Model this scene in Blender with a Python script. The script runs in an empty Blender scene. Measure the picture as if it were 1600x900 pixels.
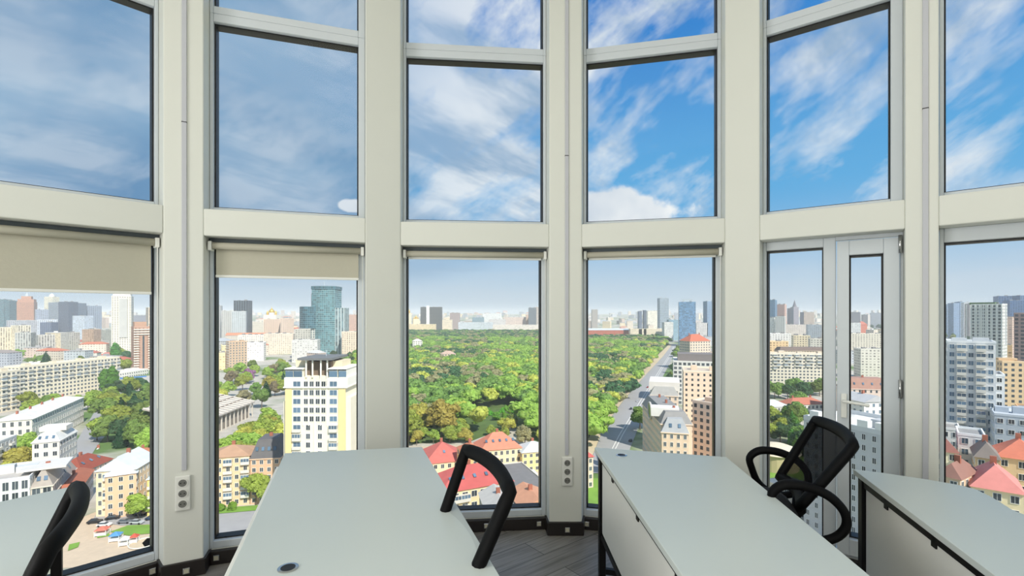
import bpy, bmesh, math, random
import numpy as np
from mathutils import Vector, Matrix

R = random.Random(11)
PI = math.pi
SC = bpy.context.scene
COL = SC.collection

# ------------------------------------------------------------------ camera
EYE = 1.52          # camera height above the office floor
F = 17.0 / 36.0 * 1600.0
HZ = 490.0          # horizon row
cam_d = bpy.data.cameras.new('camera')
cam_d.lens = 17.0; cam_d.sensor_width = 36.0; cam_d.shift_y = 40.0 / 1600.0
cam_d.clip_start = 0.05; cam_d.clip_end = 30000
cam = bpy.data.objects.new('camera', cam_d)
cam.location = (0, 0, EYE); cam.rotation_euler = (PI / 2, 0, 0)
COL.objects.link(cam); SC.camera = cam

# ------------------------------------------------------------------ colour management
SC.view_settings.view_transform = 'Standard'
SC.view_settings.look = 'None'
SC.view_settings.gamma = 1.0
SC.view_settings.use_curve_mapping = False
SC.view_settings.exposure = 0.0
SC.cycles.max_bounces = 8
SC.cycles.transparent_max_bounces = 24
SC.cycles.diffuse_bounces = 4
SC.cycles.sample_clamp_indirect = 6.0
SC.cycles.caustics_reflective = False
SC.cycles.caustics_refractive = False
SC.cycles.use_denoising = True

def lin(c):
    return tuple(((v / 255.0) / 12.92 if v <= 10.3 else (((v / 255.0) + 0.055) / 1.055) ** 2.4) for v in c)

# ------------------------------------------------------------------ sky
def build_world():
    w = bpy.data.worlds.new('sky'); SC.world = w; w.use_nodes = True
    nt = w.node_tree; nt.nodes.clear(); N = nt.nodes.new; L = nt.links.new
    def math_(op, a, b=None, c=None, clamp=False):
        n = N('ShaderNodeMath'); n.operation = op; n.use_clamp = clamp
        for i, v in enumerate((a, b, c)):
            if v is None: continue
            if isinstance(v, (int, float)): n.inputs[i].default_value = v
            else: L(v, n.inputs[i])
        return n.outputs[0]
    def ramp(f, a, b):
        n = N('ShaderNodeMapRange'); n.interpolation_type = 'SMOOTHSTEP'
        L(f, n.inputs['Value']); n.inputs['From Min'].default_value = a; n.inputs['From Max'].default_value = b
        return n.outputs['Result']
    def mix(f, a, b):
        n = N('ShaderNodeMix'); n.data_type = 'RGBA'
        if isinstance(f, (int, float)): n.inputs['Factor'].default_value = f
        else: L(f, n.inputs['Factor'])
        for k, v in (('A', a), ('B', b)):
            s = [i for i in n.inputs if i.name == k and i.type == 'RGBA'][0]
            if isinstance(v, tuple): s.default_value = (*v, 1)
            else: L(v, s)
        return [o for o in n.outputs if o.type == 'RGBA'][0]
    def vec(x, y, z):
        n = N('ShaderNodeCombineXYZ')
        for i, v in enumerate((x, y, z)):
            if isinstance(v, (int, float)): n.inputs[i].default_value = v
            else: L(v, n.inputs[i])
        return n.outputs[0]
    def noise(v, scale, detail=8, rough=0.55, dist=0.0):
        n = N('ShaderNodeTexNoise'); L(v, n.inputs['Vector'])
        n.inputs['Scale'].default_value = scale; n.inputs['Detail'].default_value = detail
        n.inputs['Roughness'].default_value = rough; n.inputs['Distortion'].default_value = dist
        return n.outputs['Fac']
    tc = N('ShaderNodeTexCoord'); sp = N('ShaderNodeSeparateXYZ'); L(tc.outputs['Generated'], sp.inputs[0])
    x, y, z = sp.outputs
    el = math_('MAXIMUM', z, 0.0)
    az = math_('ARCTAN2', x, y)              # 0 straight ahead, + to the right (radians)
    # clear-sky gradient: hazy horizon to blue
    g1 = ramp(el, 0.0, 0.24)
    g2 = ramp(el, 0.2, 0.60)
    clear = mix(g1, SKYC['hor'], SKYC['mid'])
    clear = mix(g2, clear, SKYC['top'])
    # grey-blue overcast to the left
    zz = math_('ADD', el, 0.16)
    px = math_('DIVIDE', x, zz); py = math_('DIVIDE', y, zz)
    P = vec(px, py, 0.0)
    PL = vec(math_('MULTIPLY', az, 1.0), math_('MULTIPLY', el, 1.5), 0.7)
    nl = noise(PL, 2.0, 5, 0.45, 0.4)
    over = mix(ramp(nl, 0.33, 0.68), SKYC['over_dark'], SKYC['over_light'])
    nb = noise(P, 0.8, 5, 0.5)
    leftf = ramp(math_('ADD', az, math_('MULTIPLY', math_('SUBTRACT', nb, 0.5), 0.9)), -0.02, -0.42)
    leftf = math_('MULTIPLY', leftf, ramp(el, 0.03, 0.14))
    base = mix(math_('MULTIPLY', leftf, 0.93), clear, over)
    # soft clouds in the middle and wisps to the right, drawn out along a diagonal
    wx = math_('ADD', math_('MULTIPLY', px, 0.75), math_('MULTIPLY', py, 0.55))
    wy = math_('SUBTRACT', math_('MULTIPLY', py, 1.5), math_('MULTIPLY', px, 1.7))
    W = vec(wx, wy, 2.3)
    W2 = vec(math_('ADD', math_('MULTIPLY', az, 1.5), math_('MULTIPLY', el, 1.1)), math_('SUBTRACT', math_('MULTIPLY', el, 3.4), math_('MULTIPLY', az, 1.9)), 5.3)
    nw = noise(W2, 1.7, 12, 0.6, 0.15)
    amt = ramp(az, 1.15, -0.1)               # more cover towards the middle and left
    thr = math_('SUBTRACT', 0.50, math_('MULTIPLY', amt, 0.095))
    wf = math_('MULTIPLY', math_('SUBTRACT', nw, thr), 6.5, clamp=True)
    wf = math_('MULTIPLY', wf, ramp(el, 0.10, 0.2))
    wf = math_('MULTIPLY', wf, math_('SUBTRACT', 1.0, math_('MULTIPLY', leftf, 0.6)))
    shade = noise(vec(wx, wy, 7.1), 1.3, 6, 0.6)
    wcol = mix(ramp(shade, 0.32, 0.58), SKYC['cl_dark'], SKYC['cl_light'])
    base = mix(math_('MULTIPLY', wf, 0.92), base, wcol)
    # low haze streaks
    S = vec(math_('MULTIPLY', az, 2.2), math_('MULTIPLY', el, 16.0), 4.0)
    ns = noise(S, 1.4, 6, 0.55)
    sf = math_('MULTIPLY', ramp(ns, 0.45, 0.75), math_('SUBTRACT', 1.0, ramp(el, 0.1, 0.2)))
    base = mix(math_('MULTIPLY', sf, 0.45), base, SKYC['streak'])
    # bright cumulus heads
    nc = noise(tc.outputs['Generated'], 9.0, 8, 0.55)
    nc2 = noise(tc.outputs['Generated'], 4.0, 4, 0.5)
    for cpx, cpy, rx, ry in ((985, 338, 0.125, 0.062), (548, 322, 0.03, 0.014)):
        ca = math.atan((cpx - 800) / F); cr = math.hypot(F, cpx - 800); ce = math.sin(math.atan((HZ - cpy) / cr))
        dx = math_('DIVIDE', math_('SUBTRACT', az, ca), rx); dy = math_('DIVIDE', math_('SUBTRACT', z, ce), ry)
        r = math_('SQRT', math_('ADD', math_('MULTIPLY', dx, dx), math_('MULTIPLY', dy, dy)))
        r = math_('ADD', r, math_('MULTIPLY', math_('SUBTRACT', nc, 0.5), 2.6))
        f = ramp(r, 1.05, 0.75)
        col = mix(ramp(nc2, 0.35, 0.6), SKYC['cum_shade'], SKYC['cum'])
        base = mix(f if ry > 0.05 else math_('MULTIPLY', f, 0.75), base, col)
    # below the horizon
    base = mix(ramp(z, -0.02, -0.12), base, (0.30, 0.32, 0.33))
    bg = N('ShaderNodeBackground'); L(base, bg.inputs['Color']); bg.inputs['Strength'].default_value = 1.0
    out = N('ShaderNodeOutputWorld'); L(bg.outputs[0], out.inputs['Surface'])

SKYC = dict(hor=lin((198, 215, 228)), mid=lin((98, 174, 226)), top=lin((44, 124, 206)),
            over_dark=lin((100, 142, 182)), over_light=lin((156, 188, 214)),
            cl_dark=lin((150, 178, 206)), cl_light=lin((232, 238, 243)), streak=lin((205, 216, 228)),
            cum=lin((250, 252, 252)), cum_shade=lin((205, 216, 228)))
build_world()

sun_d = bpy.data.lights.new('sun', 'SUN'); sun_d.energy = 5.3; sun_d.angle = 0.012; sun_d.color = (1.0, 0.95, 0.86)
sun = bpy.data.objects.new('sun', sun_d)
sun.rotation_euler = (math.radians(46), 0, math.radians(34))   # behind the camera, to the right
sun.location = (0, 0, 40); COL.objects.link(sun)

def area(name, loc, sx, sy, power, col=(1, 0.985, 0.95), rot=(0, 0, 0)):
    d = bpy.data.lights.new(name, 'AREA'); d.shape = 'RECTANGLE'; d.size = sx; d.size_y = sy
    d.energy = power; d.color = col
    o = bpy.data.objects.new(name, d); o.location = loc; o.rotation_euler = rot; COL.objects.link(o); return o
CEIL = 4.5
area('ceiling_fill', (-0.2, -0.6, CEIL - 0.03), 5.6, 3.4, 55, (1.0, 0.985, 0.94))  # unseen fill lamp added under the ceiling to brighten the room
# fill lamp added at the windowless back wall to brighten the desk panels
area('back_fill', (-0.2, -2.5, 1.9), 5.6, 2.4, 18, (0.99, 0.99, 1.0), (PI / 2, 0, 0))
# unseen fill lamp added at the plain left wall for panels facing left
area('left_fill', (-3.5, -0.7, 1.6), 2.6, 2.6, 122, (1.0, 0.985, 0.96), (PI / 2, 0, -PI / 2))
# ------------------------------------------------------------------ helpers
class MB:
    def __init__(s): s.v = []; s.f = []; s.m = []; s.uv = None
    def add(s, vs, fs, mi=0):
        b = len(s.v); s.v += [tuple(p) for p in vs]; s.f += [tuple(i + b for i in f) for f in fs]; s.m += [mi] * len(fs)
        return s
    def box(s, x0, x1, y0, y1, z0, z1, mi=0, M=None):
        vs = [(x0, y0, z0), (x1, y0, z0), (x1, y1, z0), (x0, y1, z0), (x0, y0, z1), (x1, y0, z1), (x1, y1, z1), (x0, y1, z1)]
        if M is not None: vs = [M @ Vector(p) for p in vs]
        return s.add(vs, [(0, 3, 2, 1), (4, 5, 6, 7), (0, 1, 5, 4), (1, 2, 6, 5), (2, 3, 7, 6), (3, 0, 4, 7)], mi)
    def prism(s, poly, z0, z1, mi=0):
        n = len(poly)
        ar = sum(poly[i][0] * poly[(i + 1) % n][1] - poly[(i + 1) % n][0] * poly[i][1] for i in range(n))
        if ar < 0: poly = poly[::-1]
        vs = [(p[0], p[1], z0) for p in poly] + [(p[0], p[1], z1) for p in poly]
        fs = [tuple(range(n))[::-1], tuple(range(n, 2 * n))] + [(i, (i + 1) % n, n + (i + 1) % n, n + i) for i in range(n)]
        return s.add(vs, fs, mi)
    def tube(s, pts, r, n=10, closed=False, mi=0, flat=1.0, up=None):
        pts = [Vector(p) for p in pts]; k = len(pts)
        rs = r if isinstance(r, (list, tuple)) else [r] * k
        vs = []; prev = None
        for i, p in enumerate(pts):
            a = pts[(i - 1) % k] if (closed or i > 0) else p; b = pts[(i + 1) % k] if (closed or i < k - 1) else p
            t = (b - a).normalized()
            if up is not None: u = Vector(up)
            elif prev is not None: u = prev
            else: u = Vector((0, 0, 1)) if abs(t.z) < 0.9 else Vector((1, 0, 0))
            u = (u - t * u.dot(t))
            if u.length < 1e-6: u = t.orthogonal()
            u.normalize(); w = t.cross(u); prev = u
            for j in range(n):
                an = 2 * PI * j / n
                vs.append(p + (u * math.cos(an) * flat + w * math.sin(an)) * rs[i])
        fs = []
        for i in range(k if closed else k - 1):
            for j in range(n):
                a = i * n + j; b = i * n + (j + 1) % n; c = ((i + 1) % k) * n + (j + 1) % n; d = ((i + 1) % k) * n + j
                fs.append((a, d, c, b))
        if not closed: fs += [tuple(range(n)), tuple(range((k - 1) * n, k * n))[::-1]]
        return s.add(vs, fs, mi)
    def lathe(s, prof, c=(0, 0, 0), n=20, mi=0):
        vs = []
        for r, z in prof:
            for j in range(n):
                a = 2 * PI * j / n; vs.append((c[0] + r * math.cos(a), c[1] + r * math.sin(a), c[2] + z))
        fs = []
        for i in range(len(prof) - 1):
            for j in range(n):
                fs.append((i * n + j, i * n + (j + 1) % n, (i + 1) * n + (j + 1) % n, (i + 1) * n + j))
        fs += [tuple(range(n))[::-1], tuple(range((len(prof) - 1) * n, len(prof) * n))]
        return s.add(vs, fs, mi)
    def mesh(s, name, mats, smooth=False):
        me = bpy.data.meshes.new(name); me.from_pydata(s.v, [], s.f)
        mats = mats if isinstance(mats, (list, tuple)) else [mats]
        for m in mats: me.materials.append(m)
        if len(mats) > 1: me.polygons.foreach_set('material_index', s.m)
        if smooth: me.polygons.foreach_set('use_smooth', [True] * len(s.f))
        if s.uv is not None:
            uvl = me.uv_layers.new(name='UVMap')
            flat = []
            for p in s.uv: flat += [p[0], p[1]]
            uvl.data.foreach_set('uv', flat)
        me.update()
        return me
    def build(s, name, mats, parent=None, smooth=False, bevel=0):
        return link(name, s.mesh(name, mats, smooth), parent, bevel)

def link(name, me, parent=None, bevel=0, loc=None):
    o = bpy.data.objects.new(name, me)
    if parent is not None: o.parent = parent
    if loc is not None: o.location = loc
    COL.objects.link(o)
    if bevel:
        b = o.modifiers.new('edge', 'BEVEL'); b.width = bevel; b.segments = 2; b.limit_method = 'ANGLE'
    return o

def tag(o, label=None, cat=None, group=None, kind=None):
    if label: o['label'] = label
    if cat: o['category'] = cat
    if group: o['group'] = group
    if kind: o['kind'] = kind
    return o

def empty(name, loc=(0, 0, 0), rz=0.0, label=None, cat=None, group=None, kind=None):
    o = bpy.data.objects.new(name, None); o.location = loc; o.rotation_euler = (0, 0, rz); o.empty_display_size = 0.1
    COL.objects.link(o); return tag(o, label, cat, group, kind)

def copy_tree(o, kids, parent=None):
    c = o.copy(); COL.objects.link(c)
    if parent is not None: c.parent = parent
    for ch in kids.get(o.name, []): copy_tree(ch, kids, c)
    return c
def kids_of(root):
    k = {}
    def walk(o):
        k[o.name] = list(o.children)
        for c in o.children: walk(c)
    walk(root); return k

# ------------------------------------------------------------------ materials
_mats = {}
def mat(name, col, rough=0.6, metal=0.0, noise=0.0, nscale=4.0, bump=0.0, spec=0.5, coords='Object', var=0.0):
    if name in _mats: return _mats[name]
    m = bpy.data.materials.new(name); m.use_nodes = True; nt = m.node_tree; b = nt.nodes['Principled BSDF']
    b.inputs['Base Color'].default_value = (*col, 1); b.inputs['Roughness'].default_value = rough
    b.inputs['Metallic'].default_value = metal; b.inputs['Specular IOR Level'].default_value = spec
    tc = nt.nodes.new('ShaderNodeTexCoord')
    n = nt.nodes.new('ShaderNodeTexNoise'); n.inputs['Scale'].default_value = nscale; n.inputs['Detail'].default_value = 4
    nt.links.new(tc.outputs[coords], n.inputs['Vector'])
    hs = nt.nodes.new('ShaderNodeHueSaturation'); hs.inputs['Color'].default_value = (*col, 1)
    mr = nt.nodes.new('ShaderNodeMapRange'); mr.inputs['To Min'].default_value = 1 - noise; mr.inputs['To Max'].default_value = 1 + noise
    nt.links.new(n.outputs['Fac'], mr.inputs['Value'])
    if var:
        oi = nt.nodes.new('ShaderNodeObjectInfo'); m2 = nt.nodes.new('ShaderNodeMapRange')
        m2.inputs['To Min'].default_value = 1 - var; m2.inputs['To Max'].default_value = 1 + var
        nt.links.new(oi.outputs['Random'], m2.inputs['Value'])
        mm = nt.nodes.new('ShaderNodeMath'); mm.operation = 'MULTIPLY'
        nt.links.new(m2.outputs[0], mm.inputs[0]); nt.links.new(mr.outputs[0], mm.inputs[1])
        nt.links.new(mm.outputs[0], hs.inputs['Value'])
    else:
        nt.links.new(mr.outputs[0], hs.inputs['Value'])
    nt.links.new(hs.outputs[0], b.inputs['Base Color'])
    if bump:
        bp = nt.nodes.new('ShaderNodeBump'); bp.inputs['Strength'].default_value = bump; bp.inputs['Distance'].default_value = 0.01
        nt.links.new(n.outputs['Fac'], bp.inputs['Height']); nt.links.new(bp.outputs[0], b.inputs['Normal'])
    _mats[name] = m
    return m

def glass_mat(name='window_glass', tint=(0.985, 0.99, 0.99), refl=0.010):
    m = bpy.data.materials.new(name); m.use_nodes = True; nt = m.node_tree; nt.nodes.clear()
    t = nt.nodes.new('ShaderNodeBsdfTransparent'); t.inputs[0].default_value = (*tint, 1)
    g = nt.nodes.new('ShaderNodeBsdfGlossy'); g.inputs['Roughness'].default_value = 0.02
    mx = nt.nodes.new('ShaderNodeMixShader'); lw = nt.nodes.new('ShaderNodeLayerWeight'); lw.inputs[0].default_value = 0.25
    mr = nt.nodes.new('ShaderNodeMapRange'); mr.inputs['To Min'].default_value = refl * 0.4; mr.inputs['To Max'].default_value = refl * 4
    nt.links.new(lw.outputs['Fresnel'], mr.inputs['Value'])
    nt.links.new(mr.outputs[0], mx.inputs[0]); nt.links.new(t.outputs[0], mx.inputs[1]); nt.links.new(g.outputs[0], mx.inputs[2])
    o = nt.nodes.new('ShaderNodeOutputMaterial'); nt.links.new(mx.outputs[0], o.inputs[0])
    return m

def net_mat(name, opacity):
    m = bpy.data.materials.new(name); m.use_nodes = True; nt = m.node_tree; nt.nodes.clear()
    t = nt.nodes.new('ShaderNodeBsdfTransparent'); d = nt.nodes.new('ShaderNodeBsdfDiffuse'); d.inputs[0].default_value = (0.008, 0.008, 0.009, 1)
    mx = nt.nodes.new('ShaderNodeMixShader'); mx.inputs[0].default_value = opacity
    nt.links.new(t.outputs[0], mx.inputs[1]); nt.links.new(d.outputs[0], mx.inputs[2])
    o = nt.nodes.new('ShaderNodeOutputMaterial'); nt.links.new(mx.outputs[0], o.inputs[0])
    return m

M_WALL = mat('wall_paint', lin((228, 229, 221)), 0.55, noise=0.015, nscale=3)
M_PVC = mat('white_pvc', lin((212, 218, 223)), 0.3, noise=0.01)
M_GASKET = mat('black_gasket', (0.006, 0.006, 0.007), 0.5)
M_GLASS = glass_mat()
M_CEIL = mat('ceiling_paint', lin((236, 236, 232)), 0.8, noise=0.01)
M_BASE = mat('dark_baseboard', lin((30, 24, 23)), 0.35, noise=0.1)
M_BLIND = mat('blind_fabric', lin((192, 188, 171)), 0.85, noise=0.03, nscale=60, bump=0.1)
M_ALU = mat('grey_aluminium', lin((150, 154, 154)), 0.35, metal=0.6)
M_RAILSHADE = mat('rail_shade_grey', lin((84, 94, 100)), 0.45)  # shade below the beam put into the rail's colour
M_TRUNK = mat('trunking_plastic', lin((196, 197, 204)), 0.4)
M_DESK = mat('desk_laminate', lin((210, 217, 212)), 0.4, noise=0.012, nscale=2)
M_DESKEDGE = mat('desk_edge_band', lin((120, 118, 104)), 0.4)
M_PANEL = mat('panel_laminate', lin((248, 247, 240)), 0.4, noise=0.01)
M_BLACK = mat('black_metal', (0.004, 0.004, 0.0045), 0.5, spec=0.25)
M_PLASTIC = mat('black_plastic', (0.003, 0.003, 0.0035), 0.6, spec=0.12)
M_CUSHION = mat('black_upholstery', (0.004, 0.004, 0.005), 0.85, noise=0.2, nscale=80, bump=0.2)
M_CHROME = mat('chrome', (0.6, 0.6, 0.6), 0.15, metal=1.0)
M_WHITE = mat('white_plastic', lin((238, 238, 232)), 0.35)
M_SOCKET = mat('socket_grey', lin((120, 120, 115)), 0.5)
M_LED = mat('step_light_face', lin((190, 185, 165)), 0.4)

def floor_material():
    m = bpy.data.materials.new('grey_wood_floor'); m.use_nodes = True; nt = m.node_tree; b = nt.nodes['Principled BSDF']
    N = nt.nodes.new; L = nt.links.new
    tc = N('ShaderNodeTexCoord'); mp = N('ShaderNodeMapping'); mp.inputs['Rotation'].default_value[2] = math.radians(-38)
    L(tc.outputs['Object'], mp.inputs[0])
    br = N('ShaderNodeTexBrick'); br.inputs['Scale'].default_value = 1.0; br.inputs['Brick Width'].default_value = 1.25
    br.inputs['Row Height'].default_value = 0.19; br.inputs['Mortar Size'].default_value = 0.0025; br.inputs['Mortar Smooth'].default_value = 0.2
    br.inputs['Color1'].default_value = (*lin((150, 145, 138)), 1); br.inputs['Color2'].default_value = (*lin((122, 117, 111)), 1)
    br.inputs['Mortar'].default_value = (*lin((52, 48, 46)), 1); br.offset = 0.37
    L(mp.outputs[0], br.inputs['Vector'])
    m2 = N('ShaderNodeMapping'); m2.inputs['Scale'].default_value = (1.2, 22, 1); L(mp.outputs[0], m2.inputs[0])
    no = N('ShaderNodeTexNoise'); no.inputs['Scale'].default_value = 2.2; no.inputs['Detail'].default_value = 8; no.inputs['Distortion'].default_value = 0.8
    L(m2.outputs[0], no.inputs['Vector'])
    mr = N('ShaderNodeMapRange'); mr.inputs['From Min'].default_value = 0.3; mr.inputs['From Max'].default_value = 0.7
    mr.inputs['To Min'].default_value = 0.62; mr.inputs['To Max'].default_value = 1.25; L(no.outputs['Fac'], mr.inputs['Value'])
    hs = N('ShaderNodeHueSaturation'); L(br.outputs['Color'], hs.inputs['Color']); L(mr.outputs[0], hs.inputs['Value'])
    L(hs.outputs[0], b.inputs['Base Color']); b.inputs['Roughness'].default_value = 0.38
    return m
M_FLOOR = floor_material()

# ------------------------------------------------------------------ picking points of the place (plan view of the photo)
def ray(x): return (x - 800.0) / F
def at_depth(x, y, Y):                 # world point seen at x,y when it lies Y metres ahead
    return Vector((ray(x) * Y, Y, EYE - (y - HZ) * Y / F))
def at_height(x, y, z):                # world point seen at x,y when it lies at height z
    Y = (EYE - z) * F / (y - HZ)
    return Vector((ray(x) * Y, Y, z))

# ------------------------------------------------------------------ ROOM SHELL
# measured at the lower front edge of the beam (0.457 m above the eye)
Z_BEAM0, Z_BEAM1 = EYE + 0.457, 2.135
def fp(x, y):
    u = 0.457 / (HZ - y); return Vector((ray(x) * u * F, u * F))
bays = [(fp(0, 339), fp(255, 364)), (fp(318, 368), fp(571, 379)), (fp(626, 383), fp(858, 386)),
        (fp(909, 386), fp(1133, 379)), (fp(1187, 375.5), fp(1414, 357.5)), (fp(1467, 353), fp(1600, 341))]
# lengthen the two outer bays past the picture's edge
a, b = bays[0]; bays[0] = (b + (a - b).normalized() * 1.25, b)
a, b = bays[5]; bays[5] = (a, a + (b - a).normalized() * 1.1)
REC = 0.12                            # windows stand this far behind the face of the columns
def nrm(i):
    a, b = bays[i]; d = (b - a).normalized(); return Vector((-d.y, d.x))   # outward
facade = MB()
OUT = REC + 0.14
for i in range(5):
    F1, F2 = bays[i][1], bays[i + 1][0]
    facade.prism([F1, F2, F2 + nrm(i + 1) * OUT, F1 + nrm(i) * OUT], 0, CEIL)
for i in range(6):
    a, b = bays[i]; n = nrm(i)
    facade.prism([a, b, b + n * OUT, a + n * OUT], Z_BEAM0, Z_BEAM1)
    facade.prism([a, b, b + n * OUT, a + n * OUT], CEIL - 0.12, CEIL)
    facade.prism([a + n * REC, b + n * REC, b + n * OUT, a + n * OUT], 0, 0.085)
# closing piers at the two ends
XL, XR, YB = -3.6, 3.15, -2.6
pL, pR = bays[0][0], bays[5][1]
facade.prism([pL, pL + nrm(0) * OUT, (XL - 0.15, pL.y + 0.25), (XL - 0.15, pL.y - 0.02)], 0, CEIL)
facade.prism([pR, pR + nrm(5) * OUT, (XR + 0.15, pR.y + 0.2), (XR + 0.15, pR.y - 0.05)], 0, CEIL)
tag(facade.build('wall_front', M_WALL, bevel=0.006), 'white curved window wall of broad columns and one cross beam', None, kind='structure')
wl = MB().box(XL - 0.15, XL, YB, pL.y + 0.1, 0, CEIL); tag(wl.build('wall_left', M_WALL), kind='structure')
wr = MB().box(XR, XR + 0.15, YB, pR.y + 0.1, 0, CEIL); tag(wr.build('wall_right', M_WALL), kind='structure')
wb = MB().box(XL - 0.15, XR + 0.15, YB - 0.15, YB, 0, CEIL); tag(wb.build('wall_back', M_WALL), kind='structure')
outline = [(XL - 0.15, YB - 0.15), (XR + 0.15, YB - 0.15), (XR + 0.15, pR.y + 0.2)]
for i in range(5, -1, -1):
    n = nrm(i); outline += [tuple(bays[i][1] + n * OUT), tuple(bays[i][0] + n * OUT)]
outline += [(XL - 0.15, pL.y + 0.25)]
tag(MB().prism(outline, -0.25, 0.0).build('floor', M_FLOOR), kind='structure')
tag(MB().prism(outline, CEIL, CEIL + 0.2).build('ceiling', M_CEIL), kind='structure')

# skirting: low and dark under the windows and round the foot of each column
def skirting(name, pts, h, label=None):
    m = MB()
    m.prism(pts, 0.0, h)
    return tag(m.build(name, M_BASE, bevel=0.004), label, kind='structure')
for i in range(5):
    F1, F2 = bays[i][1], bays[i + 1][0]; n1, n2 = nrm(i), nrm(i + 1); e = (F2 - F1).normalized()
    skirting('baseboard_column', [F1 - n1 * 0.016 - e * 0.014, F2 - n2 * 0.016 + e * 0.014, F2 + n2 * REC * 0.9 + e * 0.014, F1 + n1 * REC * 0.9 - e * 0.014], 0.092)
for i in range(6):
    a, b = bays[i]; n = nrm(i)
    skirting('baseboard_front', [a + n * (REC - 0.035), b + n * (REC - 0.035), b + n * REC, a + n * REC], 0.082)

def bay_root(name, i, kind='structure', label=None, cat=None, group=None):
    a, b = bays[i]; d = b - a
    return empty(name, (a.x, a.y, 0), math.atan2(d.y, d.x), label, cat, group, kind)
def local_u(i, x, v):                  # where the sight line through column x meets bay i at depth v
    a, b = bays[i]; d = (b - a).normalized(); n = nrm(i)
    p0 = a + n * v; r = Vector((ray(x), 1.0))
    det = d.x * (-r.y) + r.x * d.y     # p0 + d*s = r*t
    s = (-p0.x * (-r.y) + -p0.y * r.x) / det if False else (p0.y * r.x - p0.x * r.y) / (d.x * r.y - d.y * r.x)
    return s

def ring(m, x0, x1, z0, z1, wl, wr, wb, wt, y0, y1):
    m.box(x0, x0 + wl, y0, y1, z0, z1); m.box(x1 - wr, x1, y0, y1, z0, z1)
    m.box(x0 + wl, x1 - wr, y0, y1, z0, z0 + wb); m.box(x0 + wl, x1 - wr, y0, y1, z1 - wt, z1)

def glazed(root, x0, x1, z0, z1, g, proud=0.0, white_depth=0.05, tag_pane=True):
    """frame with a sealed pane; g = (glass left, right, bottom, top)"""
    gl, gr, gb, gt = g; y0 = REC - proud
    f = MB(); ring(f, x0, x1, z0, z1, gl - x0, x1 - gr, gb - z0, z1 - gt, y0, y0 + white_depth)
    fr = f.build('frame', M_PVC, root, bevel=0.004)
    k = MB(); ring(k, gl - 0.004, gr + 0.004, gb - 0.004, gt + 0.004, 0.012, 0.012, 0.012, 0.012, y0 + white_depth * 0.6, y0 + white_depth + 0.05)
    k.build('gasket', M_GASKET, root)
    p = MB().box(gl, gr, y0 + white_depth * 0.6 + 0.004, y0 + white_depth * 0.6 + 0.010, gb, gt)
    p.build('glass_pane', M_GLASS, root)
    return fr

ZT0, ZT1 = 3.305, 3.40                 # transom between the middle and the top lights
gpx_up = [(None, 253), (336, 560), (632, 848), (914, 1120), (1190, 1391), (1467, None)]
gpx_lo = [(None, 251), (333, 559), (631, 845), (911, 1117), (1188, 1287), (1467, None)]
wn = 0
for i in range(6):
    Lb = (bays[i][1] - bays[i][0]).length; v = REC + 0.04
    def span(px):
        l = 0.045 if px[0] is None else max(0.02, local_u(i, px[0], v)); r = Lb - 0.045 if px[1] is None else min(Lb - 0.02, local_u(i, px[1], v))
        return l, r
    # middle and top lights
    wn += 1; root = bay_root('window_%d' % wn, i)
    gl, gr = span(gpx_up[i])
    glazed(root, 0.001, Lb - 0.001, Z_BEAM1, ZT0 + 0.05, (gl, gr, Z_BEAM1 + 0.035, ZT0))
    wn += 1; root = bay_root('window_%d' % wn, i)
    glazed(root, 0.001, Lb - 0.001, ZT0 + 0.05, CEIL - 0.12, (gl, gr, ZT1, CEIL - 0.18))
    # tall lower light
    wn += 1; root = bay_root('window_%d' % wn, i)
    gl, gr = span(gpx_lo[i])
    if i != 4:
        glazed(root, 0.001, Lb - 0.001, 0.085, Z_BEAM0, (gl, gr, 0.13, Z_BEAM0 - (0.06 if i < 4 else 0.075)))
    else:
        xm = local_u(i, 1306, REC)      # meeting of fixed light and door
        glazed(root, 0.001, xm, 0.085, Z_BEAM0, (gl, gr, 0.13, Z_BEAM0 - 0.055))
        d = bay_root('door_1', i)
        fr = MB(); x1 = Lb - 0.001
        fr.box(xm, x1, REC, REC + 0.05, Z_BEAM0 - 0.02, Z_BEAM0); fr.box(x1 - 0.012, x1, REC, REC + 0.05, 0.085, Z_BEAM0 - 0.02)
        fr.box(xm, x1, REC, REC + 0.05, 0.085, 0.1)
        fr.build('door_frame', M_PVC, d)
        leaf = empty('leaf'); leaf.parent = d
        g0, g1 = local_u(i, 1327, REC + 0.02), local_u(i, 1380, REC + 0.02)
        glazed(leaf, xm + 0.006, x1 - 0.016, 0.105, Z_BEAM0 - 0.03, (g0, g1, 0.2, Z_BEAM0 - 0.115), proud=0.025, white_depth=0.06)
        for zz in (0.3, 1.05, Z_BEAM0 - 0.12):
            h = MB().tube([(x1 - 0.014, REC - 0.03, zz), (x1 - 0.014, REC - 0.03, zz + 0.1)], 0.009, 8)
            h.build('hinge', M_CHROME, leaf, smooth=True)
        hd = MB(); hx = xm + 0.04; zc = 1.52 - (632 - 490) * 0.0038
        hd.box(hx - 0.014, hx + 0.014, REC - 0.037, REC - 0.025, zc - 0.07, zc + 0.07)
        hd.tube([(hx, REC - 0.03, zc + 0.03), (hx, REC - 0.075, zc + 0.03), (hx + 0.02, REC - 0.085, zc + 0.03), (hx + 0.12, REC - 0.085, zc + 0.02)], 0.009, 8)
        hd.build('handle', M_WHITE, leaf, bevel=0.002)
M_LINK = None

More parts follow.
